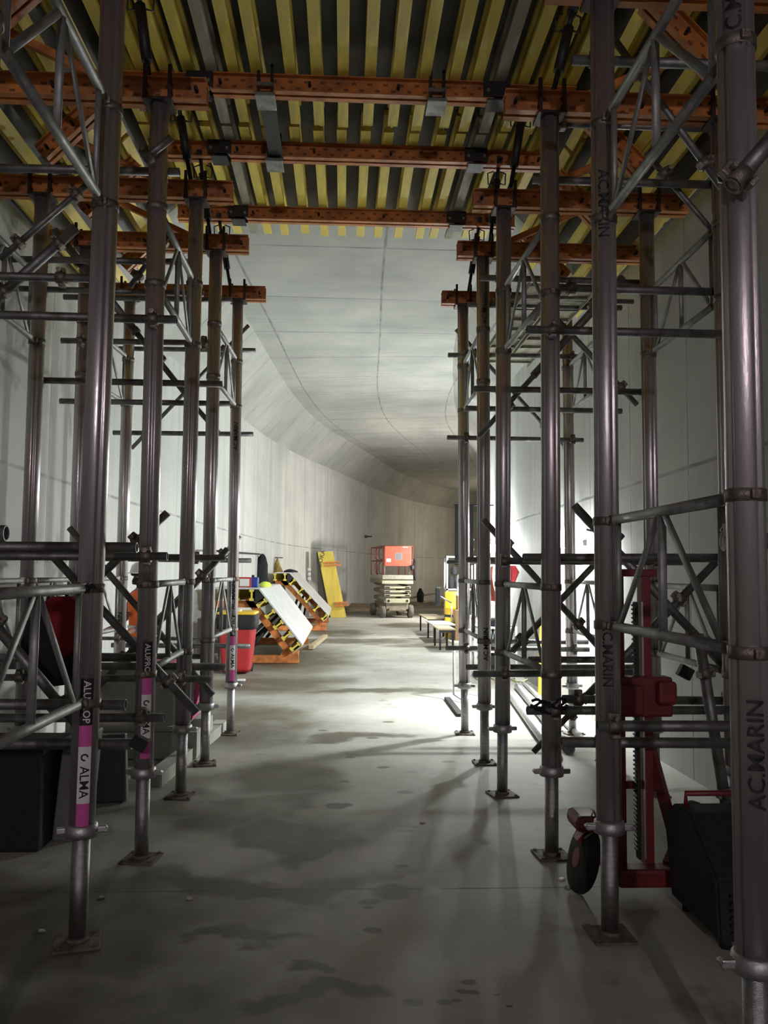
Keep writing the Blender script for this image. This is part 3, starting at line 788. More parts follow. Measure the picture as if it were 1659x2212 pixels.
# ---- yellow timber H beams
def hbeam(L):
    w, f, h, t = .084, .038, .20, .028
    poly = [(-w/2, 0), (w/2, 0), (w/2, f), (t/2, f+.006), (t/2, h-f-.006), (w/2, h-f), (w/2, h), (-w/2, h), (-w/2, h-f), (-t/2, h-f-.006), (-t/2, f+.006), (-w/2, f)]
    b = MB(); b.prism(poly, 0, L, 'Y'); return b.mesh('timber_beam')
HA, HBm = hbeam(3.55), hbeam(2.24)
XS = [-1.72, -1.55, -1.38, -1.20, -1.02, -.87, -.69, -.455, -.245, -.045, .16, .36, .57, .80, .975, 1.14, 1.33, 1.52, 1.70]
ZB = ZC+.0685
for row, (me, y0, dx) in enumerate(((HA, 3.22, 0), (HBm, 6.83, -.012))):
    me.materials.append(A['yellow']); g = me.copy(); g.materials.clear(); g.materials.append(A['greyw'])
    for i, x in enumerate(XS):
        grey = i in (4, 15)
        o = link('timber_beam', g if grey else me, None, None, (x+dx+random.uniform(-.008, .008), y0+random.uniform(-.02, .05), ZB), (0, 0, random.uniform(-.003, .003)))
        tag(o, '%s timber H beam in the %s row overhead, %s from the left' % ('weathered grey' if grey else 'yellow', ['near', 'far'][row], nth(i)), 'timber beam', 'timber beams overhead, %s row' % ['near', 'far'][row])
    for s in (-1, 1):
        for j in range(5):
            q = .20+j*.185; x = s*(1.678+.92*q); z = 5.388-.96*q
            ang = s*atan2(.96, .92)
            o = link('timber_beam', me, None, None, (x, y0+random.uniform(-.02, .03), z), (0, ang, 0))
            tag(o, 'yellow timber H beam on the %s sloping haunch, %s row, %s from its top' % ('left' if s < 0 else 'right', ['near', 'far'][row], nth(j)), 'timber beam', 'timber beams on the haunches')
# plywood above the beams
for row, (y0, y1) in enumerate(((-8.9, 2.2), (2.2, 6.75), (6.75, 8.84))):
    nm = ['part over the camera', 'near part', 'far part'][row]
    b = MB(); b.box((0, (y0+y1)/2, 5.548), (3.62, y1-y0-.004, .021)); single('formwork_panel', b, 'ply', 'dark plywood soffit resting on the timber beams, %s' % nm, 'formwork panel', (0, y0, 5.54), 'plywood soffit')
    for s in (-1, 1):
        b = MB(); L = sqrt(.92**2+.96**2)
        b.box((s*(1.83+.455), (y0+y1)/2, 5.555-.48), (L, y1-y0-.004, .021), Matrix.Rotation(s*atan2(.96, .92), 3, 'Y'))
        single('formwork_panel', b, 'ply', 'dark plywood of the %s haunch, %s' % ('left' if s < 0 else 'right', nm), 'formwork panel', (s*2.28, y0, 5.07), 'plywood haunches')

# ---- black push-pull struts rising from the fork heads
def strut(k, a, b_, label, hand=True):
    p0, p1 = at(*a, Y=PY[k]+.02), at(*b_, Y=PY[k]+.02)
    p0.z = max(p0.z, ZH+.10)
    t = thing('push_pull_strut', label, 'strut', p0, 'black push-pull struts'); d = (p1-p0).normalized(); L = (p1-p0).length
    b = MB(); b.tube(p0+d*L*.25, p1-d*L*.22, .032); part('body', b, 'black', t)
    b = MB(); b.tube(p0, p0+d*L*.26, .016); part('spindle', b, 'black', t)
    b = MB(); b.tube(p1-d*L*.23, p1, .016); b.box(p1, (.05, .09, .06), bev=.006); part('clevis', b, 'black', t)
    if hand:
        q = p0+d*L*.74; b = MB()
        for s in (-1, 1): b.path([q+Vector((s*.03, 0, -.0)), q+Vector((s*.075, 0, -.01)), q+Vector((s*.08, 0, .09)), q+Vector((s*.03, 0, .11))], .006)
        part('handle', b, 'black', t)
strut(2, (325, 190), (296, -40), 'black push-pull strut above the second left prop, partly yellow at the top')
for k, a, c in ((3, (412, 390), (384, 215)), (4, (455, 520), (432, 335)), (5, (497, 618), (473, 470))):
    strut(k, a, c, 'black push-pull strut above the %s left prop' % ORD[k])
for k, a, c in ((2, (1195, 200), (1238, 20)), (3, (1103, 405), (1132, 225)), (4, (1058, 530), (1078, 350)), (5, (1012, 630), (1036, 478))):
    strut(k, a, c, 'black push-pull strut above the %s right prop' % ORD[k])
# sloping orange-brown brace pair under the haunches
for s, S in ((-1, 'left'), (1, 'right')):
    for k in (2, 3, 4):
        b = MB(); b.beam((s*1.3, PY[k]+.25, ZH+.2), (s*2.2, PY[k]+.25, ZH+.62), .05, .05)
        single('haunch_brace', b, 'orange', 'orange steel brace propping the %s haunch behind the %s fork head' % (S, ORD[k]), 'brace', (s*1.3, PY[k]+.25, ZH), 'orange haunch braces')
# pale scaffold planks stored up in the right tower
for i, (x, y0, y1, z) in enumerate(((1.62, 6.5, 9.3, 3.98), (1.93, 6.5, 9.3, 3.98))):
    b = MB(); b.box((x, (y0+y1)/2, z), (.27, y1-y0, .012))
    for sx in (-1, 1): b.box((x+sx*.135, (y0+y1)/2, z-.02), (.008, y1-y0, .05))
    for j in range(9): b.box((x, y0+.15+j*(y1-y0-.3)/8, z-.018), (.26, .03, .03))
    single('scaffold_plank', b, 'greyw', 'pale ribbed scaffold plank high in the right tower, %s of the two' % ('left' if i == 0 else 'right'), 'plank', (x, y0, z), 'scaffold planks in the right tower')

# ================================================================= things on the left
# red and black bag hanging in the near left tower
t = thing('hanging_bag', 'red and black bag hanging behind the near left truss frame', 'bag', at(118, 1480, Y=4.35))
def ringpts(c, rx, ry, n=20, wob=0., seed=0):
    return [Vector((c[0]+cos(2*pi*i/n)*rx*(1+wob*noise.noise(Vector((cos(2*pi*i/n)*2, sin(2*pi*i/n)*2, c[2]*6+seed)))),
                    c[1]+sin(2*pi*i/n)*ry*(1+wob*noise.noise(Vector((cos(2*pi*i/n)*2, sin(2*pi*i/n)*2, c[2]*6+seed+3)))), c[2])) for i in range(n)]
bc = at(118, 1380, Y=4.35)
b = MB(); b.loft([ringpts((bc.x+dx, bc.y, bc.z+z), rx, .10*rx/.15, 20, .25) for z, rx, dx in ((-.235, .03, 0), (-.225, .09, 0), (-.19, .125, 0), (-.12, .15, 0), (-.02, .158, 0), (.08, .145, 0), (.13, .12, .0), (.15, .06, 0))])
part('body', b, 'cloth', t)
b = MB(); b.loft([ringpts((bc.x+.05+dx, bc.y-.045, bc.z+z), rx, .07, 18, .3, 5) for z, rx, dx in ((-.08, .02, .02), (-.04, .07, .02), (.04, .10, .02), (.12, .105, .01), (.19, .09, 0), (.215, .05, 0))])
part('red_flap', b, 'redcloth', t, label='red upper flap')
b = MB(); b.path([bc+Vector((-.05, 0, .13)), bc+Vector((-.03, .0, .26)), bc+Vector((.04, .0, .27)), bc+Vector((.07, 0, .14))], .009); part('strap', b, 'cloth', t)
# second red strip seen past the prop
b = MB(); p = at(182, 1400, Y=4.45); b.loft([ringpts((p.x, p.y, p.z+z), rx, .035, 12, .3, 9) for z, rx in ((-.2, .015), (-.15, .04), (0, .05), (.15, .05), (.25, .03))])
single('hanging_cloth', b, 'redcloth', 'dark red cloth hanging just behind the nearest visible left prop', 'cloth', p)

def bevbox(name, c, d, m, label, cat, rz=0, bev=.01):
    b = MB(); b.box(c, d, Matrix.Rotation(rz, 3, 'Z'), bev=bev); return single(name, b, m, label, cat, (c[0], c[1], c[2]-d[2]/2))
# black crate with a lid rim
c = at(60, 1826, Z=0)
t = thing('black_crate', 'black crate on the floor at the left edge, behind the sticker prop', 'crate', (-1.93, 5.2, 0))
b = MB(); b.box((-1.93, 5.2, .27), (.44, .5, .54), bev=.015); part('body', b, 'rubber', t)
b = MB(); b.box((-1.93, 5.2, .555), (.46, .52, .04), bev=.01); part('lid', b, 'rubber', t)
# grey plastic sheet standing behind it
b = MB(); b.box((-1.62, 5.35, .30), (.12, .42, .60), Matrix.Rotation(.08, 3, 'Y'), bev=.01); single('grey_board', b, 'grey', 'dull grey board standing beside the black crate', 'board', (-1.68, 5.35, 0))
b = MB(); b.box((-1.66, 6.0, .23), (.34, .06, .46), Matrix.Rotation(-.05, 3, 'Y'), bev=.008); single('grey_sheet', b, 'grey', 'blue-grey panel standing between the first two left props', 'panel', (-1.66, 6.0, 0))

# concrete block with pink paint, on timber bearers
t = thing('concrete_block', 'pale concrete block with pink paint marks, on bearers behind the left props', 'concrete block', (-2.0, 7.6, .22))
b = MB(); b.prism([(-2.08, .24), (-1.36, .24), (-1.24, .42), (-1.26, .74), (-1.36, .80), (-2.00, .80), (-2.12, .66)], 7.26, 8.2, 'Y')
bmesh.ops.bevel(b.b, geom=b.b.edges[:], offset=.02, segments=2, affect='EDGES'); part('body', b, 'conc', t)
b = MB(); b.box((-1.58, 7.6, .804), (.26, .5, .008), bev=.002); part('pink_top_mark', b, 'pink', t, label='pink painted patch')
b = MB(); b.box((-1.262, 7.45, .50), (.06, .34, .34), Matrix.Rotation(.25, 3, 'Y'), bev=.01); part('pink_edge_mark', b, 'pink', t, label='pink painted edge')
for i, (x, y) in enumerate(((-1.66, 7.4), (-1.66, 8.05))):
    b = MB(); b.box((x, y, .12), (.86, .22, .23), bev=.01); single('timber_bearer', b, 'conc', ['near', 'far'][i]+' grey bearer under the pink-marked concrete block', 'bearer', (x, y, 0), 'bearers under the block')
b = MB(); p0, p1 = at(350, 1700, Z=0), at(485, 1585, Z=0); b.beam(p0+Vector((-.06, 0, .05)), p1+Vector((-.06, .2, .05)), .12, .10); single('floor_timber', b, 'conc', 'long pale timber on the floor leading to the farthest left prop', 'timber', p0)

# ---- worker
def skin_body(pts, edges, radii, name, m, root=0):
    me = bpy.data.meshes.new(name); me.from_pydata(pts, edges, []); o = bpy.data.objects.new(name, me); COL.objects.link(o)
    sk = o.modifiers.new('s', 'SKIN'); ss = o.modifiers.new('u', 'SUBSURF'); ss.levels = 2; ss.render_levels = 2
    lay = me.skin_vertices[0].data
    for i, r in enumerate(radii): lay[i].radius = (r, r) if not isinstance(r, tuple) else r
    lay[root].use_root = True
    bpy.context.view_layer.update()
    me2 = bpy.data.meshes.new_from_object(o.evaluated_get(bpy.context.evaluated_depsgraph_get()))
    bpy.data.objects.remove(o)
    for p in me2.polygons: p.use_smooth = True
    me2.materials.clear()
    return me2
def worker():
    base = Vector((-2.24, 9.45, 0)); t = thing('person', 'person in white helmet, dark mask and orange vest, facing left beyond the left props', 'person', base, None, (0, 0, radians(-45))); t.scale = (.95, .95, .945)
    V, E, R = [], [], []
    def v(p, r, to=None):
        V.append(p); R.append(r)
        if to is not None: E.append((to, len(V)-1))
        return len(V)-1
    pel = v((0, 0, .93), (.15, .11)); wa = v((0, .01, 1.08), (.13, .10), pel); ch = v((0, .02, 1.28), (.165, .115), wa)
    sh = v((0, .01, 1.42), (.12, .08), ch); nk = v((0, 0, 1.50), .055, sh); h1 = v((0, -.02, 1.58), (.075, .085), nk); h2 = v((0, -.01, 1.67), (.078, .092), h1)
    for s in (-1, 1):
        a = v((s*.19, .01, 1.40), .06, sh); e = v((s*.27, -.02, 1.14), .045, a); w = v((s*.24, -.22, 1.02), .032, e); pm = v((s*.23, -.29, 1.0), (.04, .022), w)
        for f in range(4): q = v((s*.23+(f-1.5)*.02, -.35, .99), .010, pm); v((s*.23+(f-1.5)*.021, -.385+.006*abs(f-1.5), .965), .008, q)
        q = v((s*.195, -.31, .99), .011, pm); v((s*.18, -.345, .975), .009, q)
        h = v((s*.09, 0, .86), .095, pel); k = v((s*.11, -.02, .48), .06, h); an = v((s*.12, .02, .10), .045, k); v((s*.12, -.14, .045), (.05, .04), an)
    me = skin_body(V, E, R, 'body', 'skin'); me.materials.append(A['skin']); me.materials.append(A['plaid']); me.materials.append(A['cloth'])
    for p in me.polygons:
        c = p.center; p.material_index = 0 if (c.z > 1.47 or c.y < -.235 and c.z > .9) else (1 if c.z > .95 else 2)
    link('body', me, None, t)
    b = MB(); n = 24
    b.loft([[Vector((cos(2*pi*i/n)*rx, .012+sin(2*pi*i/n)*ry, z)) for i in range(n)] for z, rx, ry in ((.86, .19, .15), (.95, .185, .145), (1.08, .172, .137), (1.25, .20, .152), (1.36, .205, .145), (1.43, .165, .115), (1.465, .085, .078))], cap=False)
    link('vest', b.mesh('vest'), 'vest', t)
    b = MB(); b.lathe([(.175, .0), (.170, .03), (.163, .035)], (0, 0, 1.02), 24, squash=(1.02, .82)); link('reflective_band', b.mesh('reflective_band'), 'white', t)
    b = MB(); b.lathe([(.125, 1.66), (.118, 1.665), (.112, 1.70), (.098, 1.75), (.06, 1.785), (.01, 1.795)], (0, -.012, 0), 24, squash=(1, 1.18)); b.box((0, -.14, 1.662), (.17, .08, .01), bev=.004)
    link('helmet', b.mesh('helmet'), 'white', t)
    b = MB()
    for s in (-1, 1): b.lathe([(.02, -.03), (.038, -.025), (.038, .02), (.02, .03)], (s*.098, -.01, 1.62), 14)
    b.path([(s*.1, -.01, 1.64+.0*s) for s in (-1, 1)], .006)
    link('ear_defenders', b.mesh('ear_defenders'), 'cloth', t)
    b = MB(); b.lathe([(.02, 1.55), (.07, 1.56), (.088, 1.62), (.090, 1.67)], (0, .012, 0), 18); link('hair', b.mesh('hair'), 'cloth', t)
    b = MB(); b.box((-.035, -.098, 1.63), (.022, .008, .008)); b.box((.035, -.098, 1.63), (.022, .008, .008)); b.box((0, -.104, 1.56), (.04, .006, .008)); link('eyes_and_mouth', b.mesh('eyes_and_mouth'), 'ink', t)
    b = MB(); b.loft([[Vector((x*.014, -.098-d, z)) for x in (-1, 0, 1)]+[Vector((0, -.09, z))] for d, z in ((.0, 1.635), (.012, 1.605), (.018, 1.59), (.002, 1.58))]); link('nose', b.mesh('nose'), 'skin', t)
    b = MB(); b.lathe([(.03, 1.525), (.055, 1.53), (.062, 1.565), (.05, 1.60), (.02, 1.61)], (0, -.075, 0), 16, squash=(.9, .8)); link('dust_mask', b.mesh('dust_mask'), 'rubber', t)
    b = MB(); b.path([(-.085, -.01, 1.645), (-.075, -.085, 1.65), (0, -.118, 1.65), (.075, -.085, 1.65), (.085, -.01, 1.645)], .022); link('goggles', b.mesh('goggles'), 'rubber', t)
    tb = text_mesh('SBR', .075); me = bpy.data.meshes.new('lettering'); tb.to_mesh(me); tb.free()
    link('vest_lettering', me, 'ink', t, (-.02, -.148, 1.18), (pi/2, 0, -.0))
    b = MB(); b.loft([[Vector((-.02+cos(2*pi*i/10)*rx, -.05+sin(2*pi*i/10)*.03, z)) for i in range(10)] for z, rx in ((.72, .05), (.78, .06), (.86, .055))]); link('glove', b.mesh('glove'), 'vest', t)
    return t
worker()

A['orange2'] = mat('rusty_orange_steel', (.80, .27, .06), .6, 0, .55, 9, .2, 50, dirt=(.30, .10, .035))
# ---- haunch formwork units lying on the left
def form_unit(y0, y1, zt, xt, xb, zb, xl, label, nh):
    """flat top from xl to xt at height zt, then a slope down to (xb, zb)"""
    t = thing('haunch_form', label, 'formwork unit', (xt, y0, 0), 'haunch formwork units on the left')
    th = .025; d = Vector((xb-xt, 0, zb-zt)).normalized(); nrm = Vector((-d.z, 0, d.x)); nrm = nrm if nrm.z > 0 else -nrm
    P = lambda x, y, z: Vector((x, y, z))
    b = MB(); b.prism([(xl, zt), (xt, zt), (xt+.01, zt+th), (xl, zt+th)], y0, y1); part('top_board', b, 'plygrey', t)
    A0 = Vector((xt, 0, zt)); B0 = Vector((xb, 0, zb))
    b = MB(); q = [A0, B0, B0+nrm*th, A0+nrm*th]; b.prism([(p.x, p.z) for p in q], y0, y1); part('sloping_board', b, 'plygrey', t)
    # H beams seen end-on under both boards
    hp = [(-.04, 0), (.04, 0), (.04, -.04), (.014, -.046), (.014, -.154), (.04, -.16), (.04, -.20), (-.04, -.20), (-.04, -.16), (-.014, -.154), (-.014, -.046), (-.04, -.04)]
    for i in range(3):
        x = xt-.12-i*.27
        if x < xl: break
        b = MB(); b.prism([(x+a, zt+c) for a, c in hp], y0+.02, y1-.02); part('timber_beam', b, 'yellow', t)
    Ls = (B0-A0).length
    for i in range(nh):
        c = A0+d*(.22+(Ls-.27)*i/(nh-1)); b = MB()
        b.prism([((c+d*a+nrm*z).x, (c+d*a+nrm*z).z) for a, z in hp], y0+.02, y1-.02); part('timber_beam', b, 'yellow', t)
    # dark filler at the bend, and a pale toe board at the foot
    b = MB(); q = [A0, A0+d*.16, A0+d*.16-nrm*.2, A0-nrm*.2-d*.02, Vector((xt-.06, 0, zt-.2)), Vector((xt-.06, 0, zt))]
    b.prism([(p.x, p.z) for p in q], y0+.03, y1-.03); part('corner_filler', b, 'black', t)
    b = MB(); q = [B0, B0+d*.02, B0-nrm*.2+d*.02, B0-nrm*.2]; b.prism([(p.x, p.z) for p in q], y0, y1); part('toe_board', b, 'plyedge', t)
    # orange walers beneath: sloping, top and foot, near and far pair
    for yy in (y0+.35, y1-.5):
        a1, b1 = A0-nrm*.27, B0-nrm*.27-d*.02
        b = MB()
        for s in (-.035, .035): b.beam(a1+Vector((0, yy+s, 0)), b1+Vector((0, yy+s, 0)), .045, .12)
        part('sloping_waler', b, 'orange2', t)
        b = MB()
        for s in (-.035, .035): b.beam((xl, yy+s, zt-.265), (xt-.05, yy+s, zt-.265), .045, .12)
        part('top_waler', b, 'orange2', t)
        b = MB()
        for s in (-.04, .04): b.beam((xl+.05, yy+s, .075), (xb-.06, yy+s, .075), .05, .13)
        b.box((xb-.16, yy, .17), (.20, .14, .10), bev=.01); b.prism([(xb-.38, .14), (xb-.10, .14), (xb-.20, .30), (xb-.30, .30)], yy-.06, yy+.06)
        part('foot_waler', b, 'orange2', t)
        for dx in (0, .26):
            b = MB(); q = A0+d*Ls*(.42+dx*.35)-nrm*.33; b.tube((q.x, yy, q.z), (xl+.35+dx, yy, .14), .035); part('raking_strut', b, 'black', t)
    return t
form_unit(14.5, 19.2, 1.29, -1.46, -.71, .34, -2.30, 'nearer haunch formwork unit with grey sloping board and yellow beam ends, on the left', 5)
form_unit(22.6, 27.0, 1.55, -1.46, -.40, .42, -1.86, 'farther haunch formwork unit with grey sloping board, behind the nearer one', 5)
# yellow plank under the toe of the first, small rubbish
b = MB(); b.beam(at(672, 1398, Z=.06), at(703, 1374, Z=.06), .10, .08); single('loose_timber', b, 'wood', 'pale timber on the floor at the foot of the nearer haunch unit', 'timber', at(672, 1398, Z=0))
b = MB(); b.box(at(521, 1469, Z=.02), (.12, .1, .03), bev=.01); single('white_scrap', b, 'white', 'small white scrap on the floor below the red bin', 'scrap', at(521, 1469, Z=0))

# red wheelie bin
bp = at(512, 1453, Z=0); 
t = thing('wheelie_bin', 'red bin with black liner and yellow rim beside the farthest left prop', 'bin', bp)
def sqring(c, w, d, z, r=.06, n=6):
    out = []
    for (sx, sy, a0) in ((1, 1, 0), (-1, 1, pi/2), (-1, -1, pi), (1, -1, 3*pi/2)):
        for i in range(n): a = a0+pi/2*i/(n-1); out.append(Vector((c.x+sx*(w/2-r)+cos(a)*r, c.y+sy*(d/2-r)+sin(a)*r, z)))
    return out
b = MB(); b.loft([sqring(bp, w, w*1.1, z) for w, z in ((.40, .05), (.42, .03), (.44, .10), (.56, .80), (.57, .84))]); part('body', b, 'red', t)
b = MB(); b.loft([sqring(bp, w, w*1.1, z, .07) for w, z in ((.60, .70), (.61, .78), (.62, .86), (.60, .92), (.5, .93))]); part('black_liner', b, 'rubber', t)
b = MB(); b.loft([sqring(bp, w, w*1.1, z, .07) for w, z in ((.60, .925), (.60, .955), (.52, .97))]); part('yellow_rim', b, 'yplastic', t)
b = MB()
for s in (-1, 1): b.tube(bp+Vector((s*.17, .24, .08)), bp+Vector((s*.22, .24, .08)), .08, n=18)
part('wheels', b, 'rubber', t)
b = MB(); b.box(bp+Vector((.06, -.256, .42)), (.30, .012, .07)); part('band', b, 'grey', t)
b = MB(); b.box(bp+Vector((-.05, -.1, .985)), (.22, .2, .03), bev=.006); single('paper_sheet', b, 'white', 'white packet lying on top of the red bin', 'packet', bp+Vector((-.05, -.1, .97)))
# dark box left of the bin
p = at(448, 1450, Z=0); bevbox('dark_cabinet', (p.x, p.y+.25, .42), (.36, .5, .84), 'grey', 'dark grey box standing left of the red bin', 'box')

# things on the table tops
zt1 = 1.29+.025
def on1(px): return at(px, 1283, Y=15.0).x
t = thing('red_white_box', 'red and white box on the nearer haunch unit', 'box', (on1(530), 15.0, zt1))
b = MB(); b.box((on1(530), 15.0, zt1+.09), (.22, .18, .18), bev=.006); part('body', b, 'red', t)
b = MB(); b.box((on1(529), 14.905, zt1+.085), (.17, .008, .13)); part('label', b, 'white', t, label='white label')
t = thing('blue_canister', 'dark blue canister on the nearer haunch unit', 'canister', (on1(549), 15.0, zt1))
b = MB(); b.box((on1(549), 15.0, zt1+.09), (.15, .15, .18), bev=.02); part('body', b, 'blue', t)
b = MB(); b.tube((on1(546), 15, zt1+.18), (on1(546), 15, zt1+.22), .025); part('cap', b, 'black', t)
b = MB(); p = Vector((on1(570), 15.2, zt1)); b.loft([ringpts((p.x, p.y, p.z+z), r, .07, 14, .3) for z, r in ((.0, .10), (.04, .11), (.08, .08), (.10, .03))]); single('hi_vis_bundle', b, mat('hi_vis_yellow', (.70, .85, .10), .7), 'yellow-green hi-vis bundle beside the blue canister', 'bundle', p)
p = at(627, 1250, Y=23.5); b = MB(); b.loft([ringpts((p.x, p.y, 1.576+z), r, .14, 16, .3, 2) for z, r in ((0, .20), (.03, .19), (.07, .12), (.09, .04))]); single('cloth_cap', b, 'cloth', 'dark cloth cap lying on top of the farther haunch unit', 'cap', (p.x, p.y, 1.576))

# clothes on the left wall
def hang(px0, px1, py0, py1, Y, m, name, label, cat, seed=0, prof=None):
    a, c = at(px0, py0, Y=Y), at(px1, py1, Y=Y); cx = (a.x+c.x)/2; w = (c.x-a.x)/2; h = a.z-c.z
    prof = prof or [(0, .10), (.04, .28), (.12, .5), (.3, .62), (.6, .8), (.85, 1.), (1., .9)]
    b = MB(); b.loft([ringpts((cx+.03*sin(q*5+seed), Y, a.z-q*h), w*k, .07+.04*k, 26, .45, seed) for q, k in prof]); return single(name, b, m, label, cat, (cx, Y, c.z))
hang(546, 582, 1196, 1279, 22.2, 'cloth', 'black_jacket', 'black jacket hanging on the left wall above the nearer haunch unit', 'jacket', 1)
hang(587, 614, 1205, 1256, 24.9, 'ochre', 'ochre_overalls', 'ochre work overalls hanging beside the black jacket', 'overalls', 4, [(0, .08), (.2, .3), (.5, .65), (.8, 1), (1, .85)])
b = MB(); b.tube(at(440, 1188, Y=14.6), at(562, 1197, Y=22.2), .018, n=8); single('clothes_rail', b, 'black', 'thin dark rail on the left wall leading to the black jacket', 'rail', at(440, 1188, Y=20.3))
b = MB(); b.tube(at(587, 1204, Y=25), at(611, 1205, Y=25.05), .014, n=8); single('wall_peg', b, 'black', 'short dark peg bar holding the ochre overalls', 'peg bar', at(587, 1204, Y=25))
for i, (px, py, Y) in enumerate(((668, 1230, 27.5), (668, 1240, 27.5), (668, 1250, 27.5))):
    p = at(px, py, Y=Y); b = MB(); b.box(p, (.10, .06, .10), bev=.02); single('socket_box', b, 'white', '%s pale wall socket left of the yellow boards' % ['topmost', 'middle', 'lowest'][i], 'socket', p, 'wall sockets')
# small fixing on the wall
p = at(790, 1159, Y=38.6); b = MB(); b.box(p, (.18, .2, .12), bev=.02); b.tube(p, p+Vector((.28, -.1, 0)), .03); single('wall_fixing', b, 'black', 'small dark fixing high on the curved wall above the scissor lift', 'fixing', p)

# ---- leaning stack of yellow boards
A['yellow2'] = mat('yellow_board', (.80, .62, .10), .6, 0, .25, 2, .1, 20, stretch=(4, 1, .5))
t = thing('leaning_boards', 'stack of yellow timber boards leaning on the wall left of the scissor lift', 'board stack', at(732, 1335, Y=31))
Yb = 29.6
q0, q1, q2, q3 = at(686, 1192, Y=Yb), at(719, 1191, Y=Yb), at(748, 1333, Y=Yb), at(715, 1338, Y=Yb)
for nm, oy, m, k in (('front_board', 0, 'yellow2', 0), ('back_board', .12, 'yellow2', 0), ):
    b = MB(); b.prism([(q.x, q.z) for q in (q0, q1, q2, q3)], Yb+oy, Yb+oy+.10); part(nm, b, m, t) if nm != 'x' else None
for nm, oy in (('dark_back_panel', .215),):
    a0, a1, a2 = at(683, 1190, Y=Yb), at(714, 1334, Y=Yb), at(684, 1300, Y=Yb)
    b = MB(); b.prism([(q0.x, q0.z), (q3.x+.05, q3.z+.02), (q3.x-.42, q3.z+.02), (q0.x-.05, q0.z+.02)], Yb+oy, Yb+oy+.05); part(nm, b, 'ply', t)
for (x0, x1, y) in ((700, 734, 1216), (702, 736, 1222), (722, 752, 1303), (724, 754, 1309)):
    b = MB(); b.beam(at(x0, y, Y=Yb-.06), at(x1, y-2, Y=Yb-.06), .07, .06); part('clamp_bar', b, 'orange2', t, label='orange clamp bar')
tb = text_mesh('DOKA', .22); me = bpy.data.meshes.new('lettering'); tb.to_mesh(me); tb.free()
link('faded_lettering', me, 'ply', t, at(694, 1207, Y=Yb-.004)-t.location, (pi/2, radians(-76), 0))

# ---- scissor lift
LO = at(858, 1335, Z=0); LO.z = 0
t = thing('scissor_lift', 'dusty scissor lift with orange-red basket panel parked at the tunnel bend', 'scissor lift', LO, None, (0, 0, radians(8)))
def lp(name, b, m, label=None, parent=None):
    o = link(name, b.mesh(name), m, parent or t)
    if label: o['label'] = label
    return o
for sx in (-1, 1):
    for y in (.05, 1.95):
        b = MB(); b.lathe([(.12, -.09), (.21, -.085), (.23, -.05), (.23, .05), (.21, .085), (.12, .09)], n=26)
        me = b.mesh('wheel'); me.transform(Matrix.Rotation(pi/2, 4, 'Y')); w = link('wheel', me, 'rubberg', t, (sx*.50, y+.1, .23))
        b = MB(); b.lathe([(.11, -.07), (.12, 0), (.11, .098), (.04, .105)], n=18); me = b.mesh('hub'); me.transform(Matrix.Rotation(sx*pi/2, 4, 'Y')); link('hub', me, 'tan', w)
b = MB(); b.box((0, 1.15, .42), (.80, 2.3, .24), bev=.02); b.box((0, -.02, .30), (.62, .08, .10), bev=.02); b.beam((-.36, .02, .22), (.3, .02, .34), .05, .06); b.beam((.36, .02, .20), (-.2, .02, .30), .05, .05); lp('chassis', b, 'tan')
b = MB(); b.box((0, -.06, .60), (.86, .06, .17), bev=.03); lp('front_plate', b, 'cream', 'pale cream front plate')
for sx in (-.33, .33):
    b = MB(); b.tube((sx, -.10, .60), (sx, -.088, .60), .045, n=14); lp('tail_lamp', b, 'black')
for i in range(3):
    b = MB(); b.box((0, -.02, .79+i*.14), (.94, .05, .075), bev=.01)
    lp('scissor_crossbar', b, 'cream')
    for sx in (-.36, .36):
        b = MB(); b.box((sx, -.055, .79+i*.14), (.16, .05, .04), bev=.01); lp('step_grip', b, 'black')
for i in range(5):
    for sx in (-.42, .42):
        b = MB(); s = 1 if i % 2 else -1; z = .62+i*.135
        b.beam((sx, .1, z+s*.05), (sx, 2.2, z-s*.05), .06, .09); lp('scissor_arm', b, 'tan')
b = MB(); b.box((0, .0, 1.255), (1.12, .10, .12), bev=.01); lp('lower_platform_beam', b, 'cream')
b = MB(); b.box((0, 1.15, 1.43), (1.10, 2.45, .15), bev=.01); lp('platform_deck', b, 'beige')
b = MB(); b.box((-.555, 1.2, 1.30), (.03, 2.3, .16), bev=.01); lp('side_skirt', b, 'tan')
for x, y in ((-.53, -.05), (.53, -.05), (-.53, 2.35), (.53, 2.35), (-.53, 1.15), (.53, 1.15)):
    b = MB(); b.tube((x, y, 1.5), (x, y, 2.52), .022, n=10); lp('rail_post', b, 'maroon')
for z in (2.52, 2.02):
    for x in (-.53, .53):
        b = MB(); b.tube((x, -.05, z), (x, 2.35, z), .02, n=10); lp('side_rail', b, 'maroon')
    for y in (-.05, 2.35):
        b = MB(); b.tube((-.53, y, z), (.53, y, z), .02, n=10); lp('end_rail', b, 'maroon')
for k in range(2):   # curved tube gate patterns on the long side
    for (y0, y1) in ((.15, .75), (.85, 1.5)):
        z0, z1 = (1.54, 1.98) if k == 0 else (2.06, 2.48)
        b = MB(); b.path([(-.53, y0, z1), (-.53, y0+.35, z1), (-.53, y1, z1-.1), (-.53, y1, z0+.1), (-.53, y0+.35, z0), (-.53, y0, z0)], .016); lp('curved_rail', b, 'maroon')
b = MB(); b.box((0, -.085, 2.17), (.96, .03, .70), bev=.008); pn = lp('basket_panel', b, 'coral', 'orange-red sheet panel')
for (x, z, w, h, m) in ((-.34, 2.02, .16, .12, 'white'), (.02, 2.16, .26, .24, 'mesh'), (.26, 2.49, .18, .03, 'white')):
    b = MB(); b.box((x, -.103, z), (w, .006, h)); lp('notice', b, m, None, pn)
